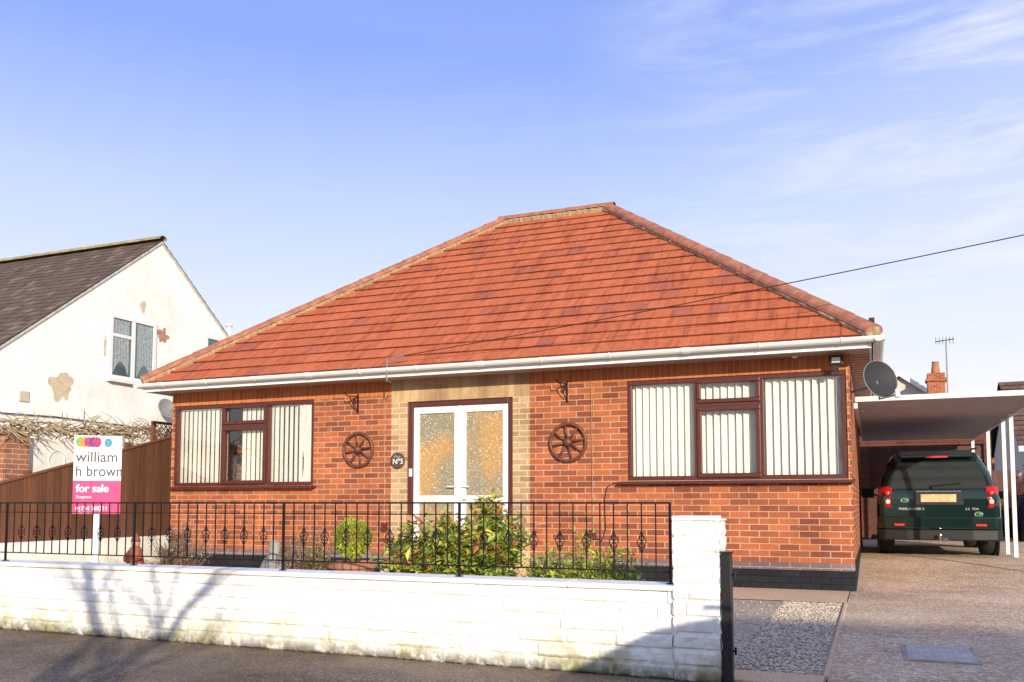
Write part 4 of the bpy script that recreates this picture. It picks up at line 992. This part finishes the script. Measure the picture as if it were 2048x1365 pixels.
# ------------------------------------------------------------------ light, sky, camera
az=math.atan2(.55,-.83);el=math.radians(16)
sund=V((math.sin(az)*math.cos(el),math.cos(az)*math.cos(el),math.sin(el)))
L=bpy.data.lights.new('sun','SUN');L.energy=5.0;L.angle=math.radians(.5);L.color=(1,.88,.68)
lo=bpy.data.objects.new('sun',L);C.objects.link(lo);lo.rotation_euler=(-sund).to_track_quat('-Z','Y').to_euler();lo.location=(5,-5,12)
w=bpy.data.worlds.new('World');SC.world=w;w.use_nodes=True;nt=w.node_tree;bg=nt.nodes['Background']
STR=.12
sk=nt.nodes.new('ShaderNodeTexSky');sk.sky_type='NISHITA';sk.sun_disc=False;sk.sun_elevation=el;sk.sun_rotation=az;sk.air_density=1.2;sk.dust_density=.6;sk.ozone_density=2.5
tc=nt.nodes.new('ShaderNodeTexCoord').outputs['Generated']
sep=nt.nodes.new('ShaderNodeSeparateXYZ');nt.links.new(tc,sep.inputs[0])
xo=N(nt,'ShaderNodeMath',_operation='MULTIPLY_ADD');nt.links.new(sep.outputs['X'],xo.inputs[0]);xo.inputs[1].default_value=.5;xo.inputs[2].default_value=.5
gr=nt.nodes.new('ShaderNodeValToRGB');nt.links.new(sep.outputs['Z'],gr.inputs[0]);e=gr.color_ramp.elements
stops=[(0,(1.0,1.0,1.02)),(.10,(.97,.98,1.04)),(.20,(.84,.91,1.06)),(.32,(.60,.73,1.06)),(.46,(.31,.46,1.03)),(.9,(.20,.30,.75))]
e[0].position=0;e[0].color=(*stops[0][1],1);e[1].position=.9;e[1].color=(*stops[-1][1],1)
for p_,c_ in stops[1:-1]:
    q=e.new(p_);q.color=(*c_,1)
grs=nt.nodes.new('ShaderNodeVectorMath');grs.operation='SCALE';nt.links.new(gr.outputs[0],grs.inputs[0]);grs.inputs[3].default_value=1/STR
mp=N(nt,'ShaderNodeMapping');mp.inputs['Rotation'].default_value=(0,math.radians(34),0);mp.inputs['Scale'].default_value=(1.5,1.5,9.5);nt.links.new(tc,mp.inputs[0])
n1=N(nt,'ShaderNodeTexNoise',Scale=2.1,Detail=10.0,Roughness=.64,Distortion=.5);nt.links.new(mp.outputs[0],n1.inputs['Vector'])
cl=ramp(nt,n1.outputs['Fac'],.46,.74)
side=ramp(nt,xo.outputs[0],.36,.54,(.05,)*3,(.90,)*3)
mu=N(nt,'ShaderNodeMath',_operation='MULTIPLY');nt.links.new(cl,mu.inputs[0]);nt.links.new(side,mu.inputs[1])
col=mixc(nt,'MIX',.94,sk.outputs[0],grs.outputs[0])
haze=ramp(nt,xo.outputs[0],.38,.58,(0,0,0),(.25,)*3)
col=mixc(nt,'MIX',haze,col,(.90/STR,.93/STR,1.0/STR))
col=mixc(nt,'MIX',mu.outputs[0],col,(.98/STR,.99/STR,1.02/STR))
nt.links.new(col,bg.inputs['Color']);bg.inputs['Strength'].default_value=STR
cam=bpy.data.cameras.new('camera');co=bpy.data.objects.new('camera',cam);C.objects.link(co);co.location=(0,0,CH);co.rotation_euler=(PI/2+PT,0,TH)
cam.sensor_fit='HORIZONTAL';cam.sensor_width=36;cam.lens=FPX/2048*36;cam.shift_y=200/2048;cam.clip_end=2000;cam.clip_start=.05
SC.camera=co
SC.view_settings.view_transform='Standard';SC.view_settings.look='None';SC.view_settings.exposure=0
